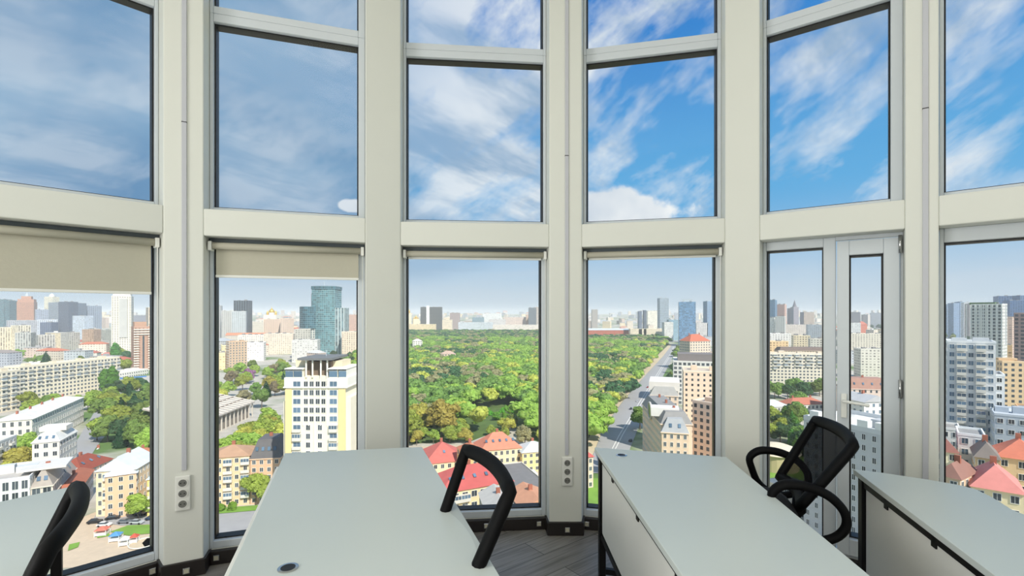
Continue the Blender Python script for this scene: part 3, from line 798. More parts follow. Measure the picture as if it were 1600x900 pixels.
def building(name, label, A, B, depth, h, wall=(220, 212, 196), win=(90, 96, 102), roof='flat', roofcol=None, rh=4.0,
             fh=3.1, bw=3.2, ww=0.42, wh=0.5, style='grid', near=False, cat='building', group=None, base=None,
             balcony=None, boxes=True, faces=('f', 'l', 'r'), dark=None, wsize=None, parapet=0.8, frame=True, roofwin=0):
    """A, B: plan points of the left and right end of the face turned to us; the body runs back by depth"""
    A = Vector(A); B = Vector(B); d = B - A; w = d.length; an = math.atan2(d.y, d.x); mid = (A + B) / 2
    zg = gz(mid.y) if base is None else base
    n = Vector((-math.sin(an), math.cos(an))); cen = mid + n * depth / 2
    footprints.append((cen.x, cen.y, math.hypot(w, depth) / 2))
    root = empty(name, (mid.x, mid.y, zg), an, label, cat, group)
    x0, x1 = -w / 2, w / 2
    # walls with metre UVs
    m = MB(); m.uv = []
    cs = [(x0, 0), (x1, 0), (x1, depth), (x0, depth)]; off = 0
    for i in range(4):
        p, q = cs[i], cs[(i + 1) % 4]; ln = math.hypot(q[0] - p[0], q[1] - p[1])
        k = max(1, round(ln / bw)); U = k * bw
        kv = max(1, round(h / fh)); V = kv * fh
        m.add([(*p, -1.0), (*q, -1.0), (*q, h), (*p, h)], [(0, 1, 2, 3)]); m.uv += [(off, 0), (off + U, 0), (off + U, V), (off, V)]; off += U
    m.add([(*c, h) for c in cs], [(0, 1, 2, 3)]); m.uv += [(0, 0.01)] * 4
    m.build('wall', plaster(wall) if near else facade_mat(wall, win, bw, fh, ww, wh, style), root)
    rc = roofcol or ((150, 148, 145) if roof == 'flat' else (176, 92, 70)); rm = roofing(rc)
    r = MB()
    if roof == 'flat':
        r.box(x0 + 0.3, x1 - 0.3, 0.3, depth - 0.3, h, h + 0.1)
        t = 0.35; ph = parapet
        r2 = MB(); ring_xy(r2, x0 - 0.1, x1 + 0.1, -0.1, depth + 0.1, h, h + ph, t); r2.build('parapet', plaster(tuple(min(255, c + 14) for c in wall)), root)
        if boxes and w > 8:
            for q in range(2 if w < 40 else 4):
                bx = x0 + w * ((q + 0.5) / (2 if w < 40 else 4)) + R.uniform(-1, 1); by = depth * R.uniform(0.35, 0.65); sx, sy, sz = R.uniform(1.5, 3), R.uniform(1.2, 2.2), R.uniform(1.6, 3.0)
                if near: MB().box(bx - sx, bx + sx, by - sy, by + sy, h + 0.1, h + sz).build('roof_hut', plaster(tuple(max(0, c - 12) for c in wall)), root)
                else: r.box(bx - sx, bx + sx, by - sy, by + sy, h + 0.1, h + sz)
    elif roof in ('hip', 'gable'):
        hip_roof(r, x0, x1, 0, depth, h, rh, gable=roof == 'gable')
        if roof == 'gable':
            g = MB()
            if w >= depth: g.add([(x0, 0, h), (x0, depth, h), (x0, depth / 2, h + rh)], [(0, 2, 1)]); g.add([(x1, 0, h), (x1, depth, h), (x1, depth / 2, h + rh)], [(0, 1, 2)])
            else: g.add([(x0, 0, h), (x1, 0, h), (0, 0, h + rh)], [(0, 1, 2)]); g.add([(x0, depth, h), (x1, depth, h), (0, depth, h + rh)], [(0, 2, 1)])
            g.build('gable', plaster(wall), root)
    elif roof == 'mansard':
        i = min(2.2, depth / 4)
        vs = [(x0 - .2, -.2, h), (x1 + .2, -.2, h), (x1 + .2, depth + .2, h), (x0 - .2, depth + .2, h), (x0 + i, i, h + rh), (x1 - i, i, h + rh), (x1 - i, depth - i, h + rh), (x0 + i, depth - i, h + rh)]
        r.add(vs, [(0, 1, 5, 4), (1, 2, 6, 5), (2, 3, 7, 6), (3, 0, 4, 7), (4, 5, 6, 7), (3, 2, 1, 0)])
        MB().box(x0 - 0.4, x1 + 0.4, -0.4, depth + 0.4, h - 0.35, h).build('cornice', plaster(tuple(min(255, c + 14) for c in wall)), root)
    if r.v: r.build('roof', rm, root)
    if roof in ('hip', 'gable', 'mansard') and near:
        for q in range(max(1, int(w / 14))):
            bx = x0 + w * (q + 0.5) / max(1, int(w / 14)); cy = depth * 0.55
            MB().box(bx - 0.6, bx + 0.6, cy - 0.4, cy + 0.4, h + rh * 0.4, h + rh + 1.4).build('chimney', M_BRICK, root)
        if roofwin:
            for q in range(roofwin):
                bx = x0 + w * (q + 1) / (roofwin + 1)
                if roof == 'mansard': sl = math.atan2(rh, min(2.2, depth / 4) + .2); py, pz = 0.95, h + rh * 0.5
                else: sl = math.atan2(rh, depth / 2 + 0.5); py, pz = depth * 0.22, h + rh * 0.52
                M = Matrix.Translation((bx, py - 0.1 * math.sin(sl), pz + 0.12 * math.cos(sl))) @ Matrix.Rotation(sl, 4, 'X')
                MB().box(-0.5, 0.5, -0.75, 0.75, -0.1, 0.1, M=M).build('roof_window', M_WIN_B, root)
    if near:
        nf = max(1, round(h / fh)); f_h = h / nf; sz = wsize or (bw * ww, f_h * wh)
        me = window_mesh(sz[0], sz[1], dark, frame); spots = []
        for face in faces:
            ln = w if face == 'f' else depth; k = max(1, round(ln / bw))
            if face != 'f':                # only the side that is turned to us
                nn = -d.normalized() if face == 'l' else d.normalized()
                c = A if face == 'l' else B
                if nn.dot(-c) <= 0: continue
            for i in range(k):
                for j in range(nf):
                    t = ln * (i + 0.5) / k; z = f_h * (j + 0.52)
                    if face == 'f': spots.append((nf - j, x0 + t, -0.0, z, 0.0, i, face, j))
                    elif face == 'l': spots.append((nf - j, x0, t, z, -PI / 2, i, face, j))
                    else: spots.append((nf - j, x1, t, z, PI / 2, i, face, j))
        spots.sort(key=lambda s_: s_[0])
        bal = []
        for s_ in spots:
            if balcony and s_[6] == 'f' and (s_[5] % balcony[0]) in balcony[1] and s_[7] > 0: bal.append(s_)
        for q, s_ in enumerate(bal[:60]):
            b_ = link('balcony', balcony_mesh(min(w / max(1, round(w / bw)) * balcony[2], 6), 1.1, balcony[3] if balcony[3] != 'mixed' else ('open', 'glazed')[(s_[5] * 7 + s_[7] * 3) % 2]), root, loc=(s_[1], s_[2] - 0.02, s_[3] - f_h * 0.5))
        for s_ in spots[:100]:
            o = link('window', me, root, loc=(s_[1], s_[2], s_[3])); o.rotation_euler = (0, 0, s_[4])
        if len(spots) > 100:
            mm = MB(); src_v = [tuple(v.co) for v in me.vertices]; src_f = [tuple(p.vertices) for p in me.polygons]; src_m = [p.material_index for p in me.polygons]
            for s_ in spots[100:]:
                M = Matrix.Translation((s_[1], s_[2], s_[3])) @ Matrix.Rotation(s_[4], 4, 'Z'); b0 = len(mm.v)
                mm.v += [tuple(M @ Vector(p)) for p in src_v]; mm.f += [tuple(i + b0 for i in f) for f in src_f]; mm.m += src_m
            tag(mm.build('window', [M_WINF, dark or M_WIN], root), kind='stuff')
    return root
def ring_xy(m, x0, x1, y0, y1, z0, z1, t):
    m.box(x0, x1, y0, y0 + t, z0, z1); m.box(x0, x1, y1 - t, y1, z0, z1); m.box(x0, x0 + t, y0 + t, y1 - t, z0, z1); m.box(x1 - t, x1, y0 + t, y1 - t, z0, z1)

def XZ(x, Y): return Vector((ray(x) * Y, Y))
def hgt(y, Y): return (EYE - (y - HZ) * Y / F) - gz(Y)      # height above the street of what is seen at row y
def bb(name, label, xa, Ya, xb, Yb, ytop, depth, **k):       # face from column xa to xb, top at row ytop at the nearer end
    Yt = k.pop('Yt', (Ya + Yb) / 2)
    return building(name, label, XZ(xa, Ya), XZ(xb, Yb), depth, hgt(ytop, Yt), **k)

def extra(root, name, mb, material, smooth=False): return mb.build(name, material, root, smooth=smooth)

# ================================================================== first window: far left
G = lambda x, y: (x, depth_at(y))
b_ = bb('glass_tower', 'pair of teal glass towers at the picture\'s left edge, on the skyline', -12, 1500, 6, 1500, 468, 26, wall=(120, 140, 146), win=(60, 98, 108), bw=4, fh=3.6, ww=.7, wh=.75)
b_ = bb('glass_tower', 'dark teal glass tower right of the edge on the far left skyline', 7, 1480, 15, 1480, 470, 26, wall=(110, 134, 140), win=(48, 84, 96), bw=4, fh=3.6, ww=.7, wh=.75)
b_ = bb('apartment_tower', 'brown brick tower with a spired stepped top on the left skyline', 26, 1450, 53, 1470, 472, 34, wall=(196, 150, 124), win=(120, 92, 82), ww=.6, wh=.45)
h_ = hgt(472, 1460); extra(b_, 'stepped_top', MB().box(-18, 18, 4, 30, h_, h_ + 9).box(-11, 11, 8, 26, h_ + 9, h_ + 18), facade_mat((196, 150, 124), (120, 92, 82)).copy() if False else plaster((190, 146, 122)))
extra(b_, 'spire', MB().lathe([(5, h_ + 18), (4, h_ + 24), (1.2, h_ + 27), (0.5, h_ + 44)], (0, 16, 0), 10), M_METALROOF)
b_ = bb('apartment_tower', 'slim cream tower with a small dome between grey blocks on the left skyline', 69, 1700, 82, 1700, 464, 26, wall=(232, 226, 204), win=(150, 146, 130), bw=5, ww=.3, style='columns')
h_ = hgt(464, 1700); extra(b_, 'dome', MB().lathe([(8, h_), (8, h_ + 3), (6, h_ + 8), (3, h_ + 11), (0.4, h_ + 13)], (0, 13, 0), 14), plaster((236, 232, 216)), True)
for (xa, xb, yt, Y, c, wn_, lab) in (
    (55, 92, 484, 1400, (168, 176, 188), (96, 108, 128), 'broad blue-grey block below the slim cream domed tower'),
    (10, 58, 501, 1250, (176, 178, 182), (120, 124, 134), 'low pale grey block below the brown spired tower'),
    (58, 90, 500, 1240, (206, 210, 216), (110, 122, 140), 'white-topped grey block in front of the broad blue-grey one'),
    (91, 106, 473, 1350, (160, 168, 176), (84, 96, 108), 'first grey tower left in the cluster of four dark towers'),
    (107, 122, 472, 1300, (112, 120, 134), (50, 58, 74), 'second and darkest tower in the cluster of dark towers'),
    (122, 135, 474, 1360, (136, 146, 160), (64, 76, 94), 'third tower in the cluster of dark towers'),
    (136, 159, 478, 1400, (156, 166, 180), (78, 92, 112), 'broad blue-grey tower at the right of the dark cluster'),
    (132, 146, 494, 1150, (206, 214, 222), (160, 170, 184), 'small white block in front of the dark tower cluster'),
    (80, 91, 504, 1120, (120, 130, 150), (60, 70, 90), 'narrow dark blue block at the foot of the grey towers'),
    (0, 20, 512, 905, (238, 228, 204), (180, 168, 146), 'cream ribbed apartment block at the left edge, above red roofs'),
    (28, 48, 509, 915, (240, 232, 210), (178, 168, 148), 'taller cream ribbed block beside the one at the edge'),
    (48, 56, 520, 900, (196, 196, 188), (140, 142, 140), 'narrow grey block beside the taller cream ribbed block'),
    (232, 258, 481, 950, (226, 212, 190), (176, 164, 150), 'beige slab tower behind the striped brown tower'),
    (160, 176, 516, 1100, (176, 176, 166), (130, 128, 120), 'low grey-green block just left of the white tower'),
    (205, 232, 493, 1700, (150, 152, 160), (90, 94, 104), 'long grey block on the horizon right of the white tower'),
    (108, 125, 520, 960, (196, 192, 184), (140, 140, 140), 'low grey hall before the dark tower cluster'),
    (60, 86, 524, 880, (204, 200, 190), (140, 136, 130), 'low pale block above the park trees by the cream ribbed blocks'),
    (146, 158, 515, 980, (190, 160, 136), (150, 130, 116), 'small brown round-cornered hall below the grey-blue tower')):
    bb('office_block', lab, xa, Y, xb, Y * 1.02, yt, 30 if yt < 500 else 22, wall=c, win=wn_, style='columns' if 'ribbed' in lab else 'grid', ww=.55, wh=.6, bw=4)
# white tower with balconies
b_ = bb('apartment_tower', 'tall white residential tower with many balconies, in the first window', 174, 900, 205, 915, 463, 30, wall=(236, 230, 212), win=(112, 108, 100), fh=3.2, bw=3.6, ww=.5, wh=.45)
h_ = hgt(463, 907); extra(b_, 'crown_storey', MB().box(-13, 13, 4, 26, h_, h_ + 5), plaster((240, 236, 224)))
extra(b_, 'middle_bay', MB().box(-3, 9, -1.5, 0.1, 30, h_ - 4), facade_mat((196, 196, 190), (130, 132, 134), 3, 3.2, .6, .5, 'bands'))
for i in range(9): extra(b_, 'roof_fin', MB().box(-11 + i * 2.6, -10.4 + i * 2.6, 6, 24, h_ + 5, h_ + 9), M_METALROOF)
# brown tower with white striped balconies
b_ = bb('apartment_tower', 'brown tower with white balcony stripes beside the road trees', 209, 640, 239, 655, 511, 20, wall=(190, 152, 130), win=(120, 92, 78), bw=4, ww=.2, wh=.5)
h_ = hgt(511, 648); wst = MB()
for j in range(int(h_ / 3.2)):
    z = 2 + j * 3.2
    if z > h_ - 12: q_ = extra(b_, 'balcony_band', MB().box(-10.5, 10.5, -1.3, 0.0, z, z + 1.4), M_BALC)
    else:
        extra(b_, 'balcony_band', MB().box(-10.5, -5, -1.3, 0.0, z, z + 1.3), M_BALC); extra(b_, 'balcony_band', MB().box(5, 10.5, -1.3, 0.0, z, z + 1.3), M_BALC)
extra(b_, 'stair_slot', MB().box(-1, 1, -0.3, 0.05, 2, h_ - 12), M_WIN)
extra(b_, 'roof_hut', MB().box(-9, 4, 4, 16, h_, h_ + 7), plaster((196, 156, 130)))
# red roofed row
bb('row_house', 'long low house with a bright red roof among trees, beyond the cream slab block', 80, 760, 150, 800, 559, 16, wall=(232, 222, 206), roof='hip', roofcol=(206, 96, 68), rh=5, near=False)
bb('row_house', 'pair of pinkish red roofs right of the long red roof', 150, 800, 181, 812, 556, 20, wall=(236, 224, 208), roof='hip', roofcol=(204, 112, 96), rh=5)
bb('row_house', 'orange-roofed house at the left edge beyond the cream slab block', 4, 720, 26, 730, 562, 16, wall=(236, 222, 198), roof='hip', roofcol=(218, 130, 92), rh=5)
bb('row_house', 'low white hall in the trees behind the cream slab block', 38, 660, 66, 668, 568, 14, wall=(240, 238, 232), roofcol=(220, 218, 210))
bb('row_house', 'low white shopping hall with pale flat roof by the road', 187, 560, 232, 600, 580, 24, wall=(238, 232, 222), roofcol=(226, 220, 210))
b_ = bb('market_hall', 'low hall with a bright blue canopy at the end of the road', 187, 520, 222, 535, 600, 14, wall=(228, 220, 208), roofcol=(206, 200, 190))
extra(b_, 'canopy', MB().box(-13, 13, -4, 0, 5, 6), mat('blue_canopy', lin((70, 130, 196)), 0.6))
# cream slab blocks with balconies
b_ = bb('slab_block', 'very long cream nine-storey slab block with rows of balconies, in the first window', 30, 401, 187, 493, 574, 14, Yt=401, wall=(236, 224, 198), near=True, fh=3.3, bw=3.4, ww=.55, wh=.5, balcony=(2, (0,), 1.0, 'mixed'), roofcol=(226, 214, 192))
b_ = bb('slab_block', 'cream slab block with stacked balconies at the left edge of the picture', -30, 352, 32, 380, 582, 14, Yt=366, wall=(232, 220, 196), near=True, fh=3.3, bw=3.6, ww=.55, wh=.5, balcony=(2, (0,), 1.0, 'mixed'), roofcol=(222, 212, 190))
# low ornate building
b_ = bb('terrace_building', 'long cream and white building with tall arched windows along the road', 50, 263, 131, 333, 655, 16, Yt=263, wall=(236, 230, 212), near=True, fh=4.4, bw=3.2, ww=.4, wh=.55, roof='hip', roofcol=(226, 222, 212), rh=2.4)
b_ = bb('terrace_building', 'grey-white flats with dark balconies at the left edge below the long cream building', -20, 215, 26, 235, 690, 14, wall=(214, 214, 210), near=True, fh=3.3, bw=3.2, balcony=(3, (2,), .9, 'open'), roofcol=(220, 214, 200))
# classical building with white roof
b_ = bb('office_building', 'pale grey building with arched dormers and white roof terrace, left of the pines', 50, 222, 93, 226, 690, 20, wall=(222, 218, 208), near=True, fh=4, bw=3.6, roof='mansard', roofcol=(228, 226, 218), rh=3.4, roofwin=3)
extra(b_, 'roof_terrace', MB().box(-5, 5, 7, 15, hgt(690, 224) + 3.4, hgt(690, 224) + 5.4), plaster((232, 226, 214)))
# big grey mansard in the foreground
b_ = bb('office_building', 'large building with a grey mansard roof and white rim nearest the leftmost desk', 48, 165, 82, 168, 760, 16, wall=(214, 202, 184), near=True, fh=3.6, bw=2.9, ww=.7, wh=.7, roof='mansard', roofcol=(172, 162, 150), rh=5.0, roofwin=2, dark=M_WIN)
extra(b_, 'roof_rim', MB().box(-6, 6, 1.8, 14.2, hgt(760, 166) + 5.0, hgt(760, 166) + 5.7), plaster((220, 216, 208)))
b_ = building('office_building', 'wing of the grey mansard building running back with skylights and red roof huts', XZ(85, 170), XZ(119, 196), 11, hgt(750, 182), wall=(214, 200, 182), near=True, fh=3.6, bw=3.0, ww=.7, wh=.7, roof='mansard', roofcol=(176, 166, 154), rh=5.0, roofwin=4)
extra(b_, 'roof_hut', MB().box(-9, -5, 4, 7, hgt(750, 182) + 5, hgt(750, 182) + 7.6), roofing((168, 84, 66)))
extra(b_, 'roof_hut', MB().box(-3, 1, 4, 7, hgt(750, 182) + 5, hgt(750, 182) + 7.6), roofing((168, 84, 66)))
b_ = bb('office_building', 'pale stepped wing with tall bay windows at the left edge above the desk', -30, 158, 46, 164, 752, 22, wall=(220, 222, 220), near=True, fh=3.6, bw=2.4, ww=.62, wh=.72, roofcol=(190, 184, 176))
# red roofs and the tall cream house
bb('town_house', 'old house with a long dark red roof behind the tall cream house', 128, 212, 176, 232, 727, 13, wall=(216, 190, 168), near=True, fh=3.4, bw=3.2, roof='hip', roofcol=(150, 76, 58), rh=5, roofwin=3)
bb('town_house', 'house with a rust brown roof right of the dark red one', 186, 236, 256, 246, 722, 14, wall=(226, 196, 170), near=True, fh=3.4, bw=3.2, roof='hip', roofcol=(172, 112, 80), rh=5.5, roofwin=2)
bb('town_house', 'small house with a white metal hip roof at the foot of the pines', 134, 262, 164, 266, 715, 12, wall=(226, 216, 200), near=True, fh=3.4, bw=3.2, roof='hip', roofcol=(232, 228, 222), rh=4)
bb('town_house', 'narrow white house front with dark windows behind the edge-on chair', 124, 178, 146, 200, 748, 7, wall=(214, 214, 216), near=True, fh=3.2, bw=2.8, roof='hip', roofcol=(176, 106, 80), rh=2.6)
b_ = bb('apartment_house', 'tall cream and orange house with white glazed balconies facing the car yard', 150, 178, 212, 181, 735, 16, wall=(240, 216, 180), near=True, fh=3.1, bw=2.6, ww=.36, wh=.5, roof='gable', roofcol=(216, 224, 228), rh=4.5, balcony=(5, (1, 2), 1.0, 'mixed'))
building('apartment_house', 'orange side wing of the tall cream house with a white metal roof', XZ(213, 180), XZ(228, 205), 9, hgt(732, 185), wall=(230, 192, 156), near=True, fh=3.1, bw=2.8, ww=.4, wh=.5, roof='hip', roofcol=(222, 226, 228), rh=3)
b_ = bb('apartment_house', 'yellow house beside the column edge, facing the parked cars', 230, 178, 256, 180, 748, 14, wall=(246, 214, 128), near=True, fh=3.4, bw=3.0, ww=.35, wh=.5, roof='hip', roofcol=(196, 210, 210), rh=2.5, balcony=(2, (0,), .9, 'open'))
patch('ground_yard', [(60, 890), (262, 880), (262, 800), (150, 800), (120, 812), (60, 850)], M_PAVE, 0.1)
patch('path_yard', [(143, 815), (150, 805), (262, 802), (262, 818), (190, 822)], M_ASPH, 0.2)
for k, px in enumerate(([(150, 830), (165, 823), (172, 838), (152, 842)], [(172, 832), (200, 822), (262, 820), (262, 832), (200, 838)], [(222, 850), (240, 832), (262, 830), (262, 850), (230, 862)], [(108, 852), (125, 848), (122, 856), (106, 862)])):
    patch('lawn_patch', px, M_GRASS, 0.3, kind=None, label=('small triangular lawn just below the parked cars', 'strip of lawn and hedge below the parked cars', 'bright green lawn at the right of the playground', 'small oval lawn beside the edge-on chair')[k], cat='lawn')

# ---- cars
def car_proto():
    r = empty('parked_car', (0, 0, -500))
    b = MB(); prof = [(-2.15, .35), (-2.2, .75), (-1.9, .9), (-1.35, .95), (1.1, .95), (2.05, .8), (2.2, .6), (2.15, .3)]
    m = MB(); n = len(prof); vs = [(p[0], -0.85, p[1]) for p in prof] + [(p[0], 0.85, p[1]) for p in prof]
    m.add(vs, [tuple(range(n))[::-1] if False else tuple(range(n)), tuple(range(n, 2 * n))[::-1]] + [(i, i + n, (i + 1) % n + n, (i + 1) % n) for i in range(n)])
    body = m.build('body', mat('car_paint_white', lin((225, 226, 226)), 0.25), r)
    c = MB(); c.add([(-1.75, -.75, .93), (1.05, -.75, .93), (.45, -.62, 1.42), (-1.3, -.62, 1.42), (-1.75, .75, .93), (1.05, .75, .93), (.45, .62, 1.42), (-1.3, .62, 1.42)],
          [(0, 1, 2, 3), (7, 6, 5, 4), (1, 5, 6, 2), (4, 0, 3, 7), (3, 2, 6, 7)])
    c.build('cabin_windows', M_WIN, r)
    MB().box(-1.25, .4, -.6, .6, 1.42, 1.46).build('roof_panel', body.data.materials[0], r)
    for x in (-1.35, 1.35):
        for y in (-.86, .86):
            w = MB(); w.tube([(x, y - .1, .32), (x, y + .1, .32)], .32, 12); w.build('wheel', M_GASKET, r)
    return r
CARP = [mat('car_paint_%d' % i, lin(c), 0.25) for i, c in enumerate(((228, 228, 228), (40, 42, 46), (120, 126, 132), (60, 20, 20), (190, 194, 198), (52, 70, 96), (188, 60, 40)))]
car0 = car_proto(); car_kids = kids_of(car0); car_used = [False]
def car(x, y, rz, ci, lab, group=None, lift=0.25):
    p = gp(x, y); o = car0 if not car_used[0] else copy_tree(car0, car_kids); car_used[0] = True
    o.location = (p.x, p.y, GZ + lift); o.rotation_euler = (0, 0, rz); tag(o, lab, 'car', group)
    for ch in o.children:
        if ch.name.startswith(('body', 'roof_panel')):
            ch.data = ch.data.copy(); ch.data.materials[0] = CARP[ci]
for x, y, rz, ci, lab in ((148, 818, .3, 1, 'black parked car at the left of the car yard below the cream house'), (163, 823, .1, 0, 'white parked car nearest the small triangular lawn'),
        (176, 812, .4, 1, 'dark parked car against the wall of the tall cream house'), (195, 818, .1, 2, 'grey parked car in the middle of the car yard'),
        (214, 819, .0, 4, 'silver parked car right of the grey one in the yard'), (218, 806, .1, 1, 'dark parked car under the small tree by the cream house'),
        (238, 813, .0, 5, 'blue-grey parked car in front of the yellow house')):
    car(x, y, rz, ci, lab, 'cars parked in the yard below the cream house')
# playground bits
for x, y, c, s, lab in ((181, 845, (90, 150, 200), 1.4, 'small blue play hut on the playground'), (195, 852, (226, 226, 222), 1.2, 'small white play hut on the playground'), (210, 848, (200, 90, 70), 1.0, 'small red play hut on the playground'), (160, 836, (214, 120, 100), 1.6, 'small red-roofed kiosk at the corner of the playground')):
    p = gp(x, y); r = empty('play_hut', (p.x, p.y, GZ + 0.1), .3, lab, 'play hut', 'playground huts')
    for sx in (-1, 1):
        for sy in (-1, 1): MB().box(sx * s - .08, sx * s + .08, sy * s - .08, sy * s + .08, 0, 2.0).build('post', M_WINF, r)
    MB().box(-s, s, -s, s, 0.3, 1.1).build('wall_panel', M_WINF, r)
    m = MB(); hip_roof(m, -s, s * 1.001, -s, s, 2.0, 1.0, over=.2); m.build('roof', roofing(c), r)
p = gp(225, 850); r = empty('sand_pit', (p.x, p.y, GZ + .1), 0, 'round sand pit on the playground', 'sand pit')
m = MB(); m.tube([(4 * math.cos(a), 4 * math.sin(a), .3) for a in [2 * PI * i / 24 for i in range(24)]], .2, 6, closed=True); m.build('kerb', M_BALC, r); MB().lathe([(3.9, 0), (3.9, .2)], n=24).build('sand', M_SIDEW, r)
# road by the long cream building
patch('road_left', [(60, 760), (110, 705), (150, 640), (182, 602), (214, 596), (196, 640), (150, 700), (110, 760)], M_ASPH, 0.15)
patch('road_front', [(318, 850), (318, 802), (470, 790), (520, 850)], M_ASPH, 0.2)
patch('lawn_verge', [(318, 806), (318, 797), (460, 786), (465, 793)], M_GRASS, 0.35)

# ================================================================== second window
for (xa, xb, yt, Y, c, wn_, lab) in (
    (326, 346, 478, 1100, (176, 178, 178), (120, 124, 126), 'grey residential tower at the left edge of the second window'),
    (346, 364, 486, 1080, (196, 196, 190), (136, 138, 138), 'paler grey tower right of the one at the second window\'s edge'),
    (362, 384, 487, 1000, (198, 204, 204), (130, 140, 144), 'white office tower under the dark-topped tower'),
    (412, 440, 499, 1080, (226, 204, 184), (150, 128, 116), 'pink apartment building in the middle of the second window'),
    (438, 459, 498, 1060, (222, 200, 182), (146, 126, 116), 'pink apartment building touching the left one, below the gold dome'),
    (388, 412, 503, 1500, (214, 206, 190), (160, 152, 140), 'low cream block left of the gold dome'),
    (461, 485, 515, 790, (196, 192, 180), (140, 138, 130), 'grey block with dark windows at the foot of the glass tower'),
    (456, 496, 532, 740, (214, 212, 206), (190, 188, 182), 'blank pale podium wall below the glass tower'),
    (534, 562, 519, 820, (236, 216, 194), (160, 140, 124), 'pinkish building right of the glass tower'),
    (540, 562, 492, 1700, (206, 170, 150), (150, 124, 112), 'brown roofs on the horizon right of the glass tower'),
    (372, 412, 524, 900, (242, 234, 222), (176, 166, 156), 'white four-storey building below the orange roofs'),
    (412, 458, 522, 890, (240, 224, 204), (180, 160, 146), 'peach four-storey building beside the white one'),
    (386, 412, 536, 760, (244, 240, 232), (200, 196, 190), 'bright white house front above the green hill'),
    (346, 362, 540, 700, (240, 222, 176), (190, 170, 130), 'yellow house at the left of the second window'),
    (332, 352, 552, 640, (240, 218, 174), (200, 176, 136), 'low yellow house at the foot of the hill, left of the brown one')):
    bb('city_block', lab, xa, Y, xb, Y * 1.01, yt, 24, wall=c, win=wn_, bw=3.6, ww=.5, wh=.5)
b_ = bb('office_tower', 'dark-topped tower with a white front near the left of the second window', 365, 1040, 388, 1045, 470, 24, wall=(104, 112, 118), win=(48, 56, 62), bw=5, ww=.6, wh=.7)
bb('row_house', 'long orange roof across the second window below the towers', 352, 960, 412, 970, 524, 16, wall=(226, 216, 200), roof='gable', roofcol=(214, 140, 106), rh=5)
bb('row_house', 'grey-roofed hall at the second window\'s left edge', 328, 860, 356, 860, 533, 24, wall=(200, 200, 196), roof='hip', roofcol=(176, 180, 182), rh=5)
b_ = bb('apartment_house', 'brown house with rows of windows right of the yellow house', 358, 640, 386, 655, 534, 16, wall=(206, 176, 146), near=True, fh=3.3, bw=3.6, roof='flat', roofcol=(150, 120, 100))
# domed church
footprints.append((ray(424) * 1400, 1405, 28)); r = empty('domed_church', (ray(424) * 1400, 1400, gz(1400)), 0, 'white church with a gold dome on the far skyline', 'church')
zt_ = hgt(492, 1400)
MB().box(-18, 18, -10, 20, 0, zt_).build('nave', plaster((240, 232, 214)), r)
MB().lathe([(7, zt_), (7, zt_ + 7)], (0, 2, 0), 16).build('drum', plaster((244, 238, 222)), r)
M_GOLD = mat('gold_leaf', lin((232, 196, 96)), 0.35, metal=0.5)
MB().lathe([(7.4, zt_ + 7), (8, zt_ + 10), (6, zt_ + 14), (2.5, zt_ + 17), (0.6, zt_ + 20), (0.3, zt_ + 24)], (0, 2, 0), 16).build('dome', M_GOLD, r, smooth=True)
for sx in (-12, 12): d_ = MB().lathe([(3, zt_), (3, zt_ + 4), (3.4, zt_ + 6), (2, zt_ + 9), (.3, zt_ + 12)], (sx, 2, 0), 12).build('small_dome', M_GOLD, r, smooth=True)
# glass tower
Y = 850; S = Y / F
M_TG = facade_mat((150, 176, 176), (74, 116, 124), 3.4, 3.6, .82, .8); M_TG2 = facade_mat((110, 140, 146), (52, 88, 100), 3.4, 3.6, .82, .8)
def prism_uv(poly, z0, z1):
    m = MB(); m.uv = []; off = 0; n = len(poly)
    for i in range(n):
        p, q = poly[i], poly[(i + 1) % n]; ln = math.hypot(q[0] - p[0], q[1] - p[1])
        m.add([(*p, z0), (*q, z0), (*q, z1), (*p, z1)], [(0, 1, 2, 3)]); m.uv += [(off, z0), (off + ln, z0), (off + ln, z1), (off, z1)]; off += ln
    m.add([(*p, z1) for p in poly], [tuple(range(n))]); m.uv += [(0, 0.01)] * n
    return m
def Zl(y): return EYE - (y - HZ) * Y / F - GZ
def curved(xa, xb, d, bulge, n=10):
    pts = [(xa + (xb - xa) * i / n, -bulge * math.sin(PI * i / n)) for i in range(n + 1)]
    return pts + [(xb, d), (xa, d)]
r = empty('glass_tower', (ray(505) * Y, Y, GZ), 0, 'tall teal glass tower with a rounded front and a lower dark wing, second window', 'skyscraper'); footprints.append((ray(505) * Y, Y, 45))
px = lambda x: (x - 505) * S
prism_uv(curved(px(487), px(523), 34, 5), 0, Zl(452)).build('main_shaft', M_TG, r)
prism_uv(curved(px(486), px(524), 34, 6), Zl(452), Zl(447)).build('crown', M_TG2, r)
prism_uv(curved(px(489), px(521), 30, 4), Zl(457.5), Zl(456)).build('crown_band', plaster((226, 232, 232)), r)
prism_uv(curved(px(468), px(497), 30, 12), Zl(513), Zl(479)).build('left_wing', M_TG2, r)
prism_uv(curved(px(470), px(497), 28, 6), 0, Zl(513)).build('left_podium', facade_mat((206, 206, 196), (96, 108, 110), 4, 4, .5, .7), r)
prism_uv([(px(523), 2), (px(537), 4), (px(537), 28), (px(523), 28)], 0, Zl(481)).build('right_wing', facade_mat((196, 206, 204), (110, 130, 134), 5, 3.6, .6, .9, 'columns'), r)
MB().box(px(484), px(487), 6, 26, Zl(520), Zl(459)).build('side_fin', plaster((214, 214, 206)), r)
MB().tube([(px(503), 10, Zl(447)), (px(503), 10, Zl(440))], .6, 6).build('mast', M_METALROOF, r)
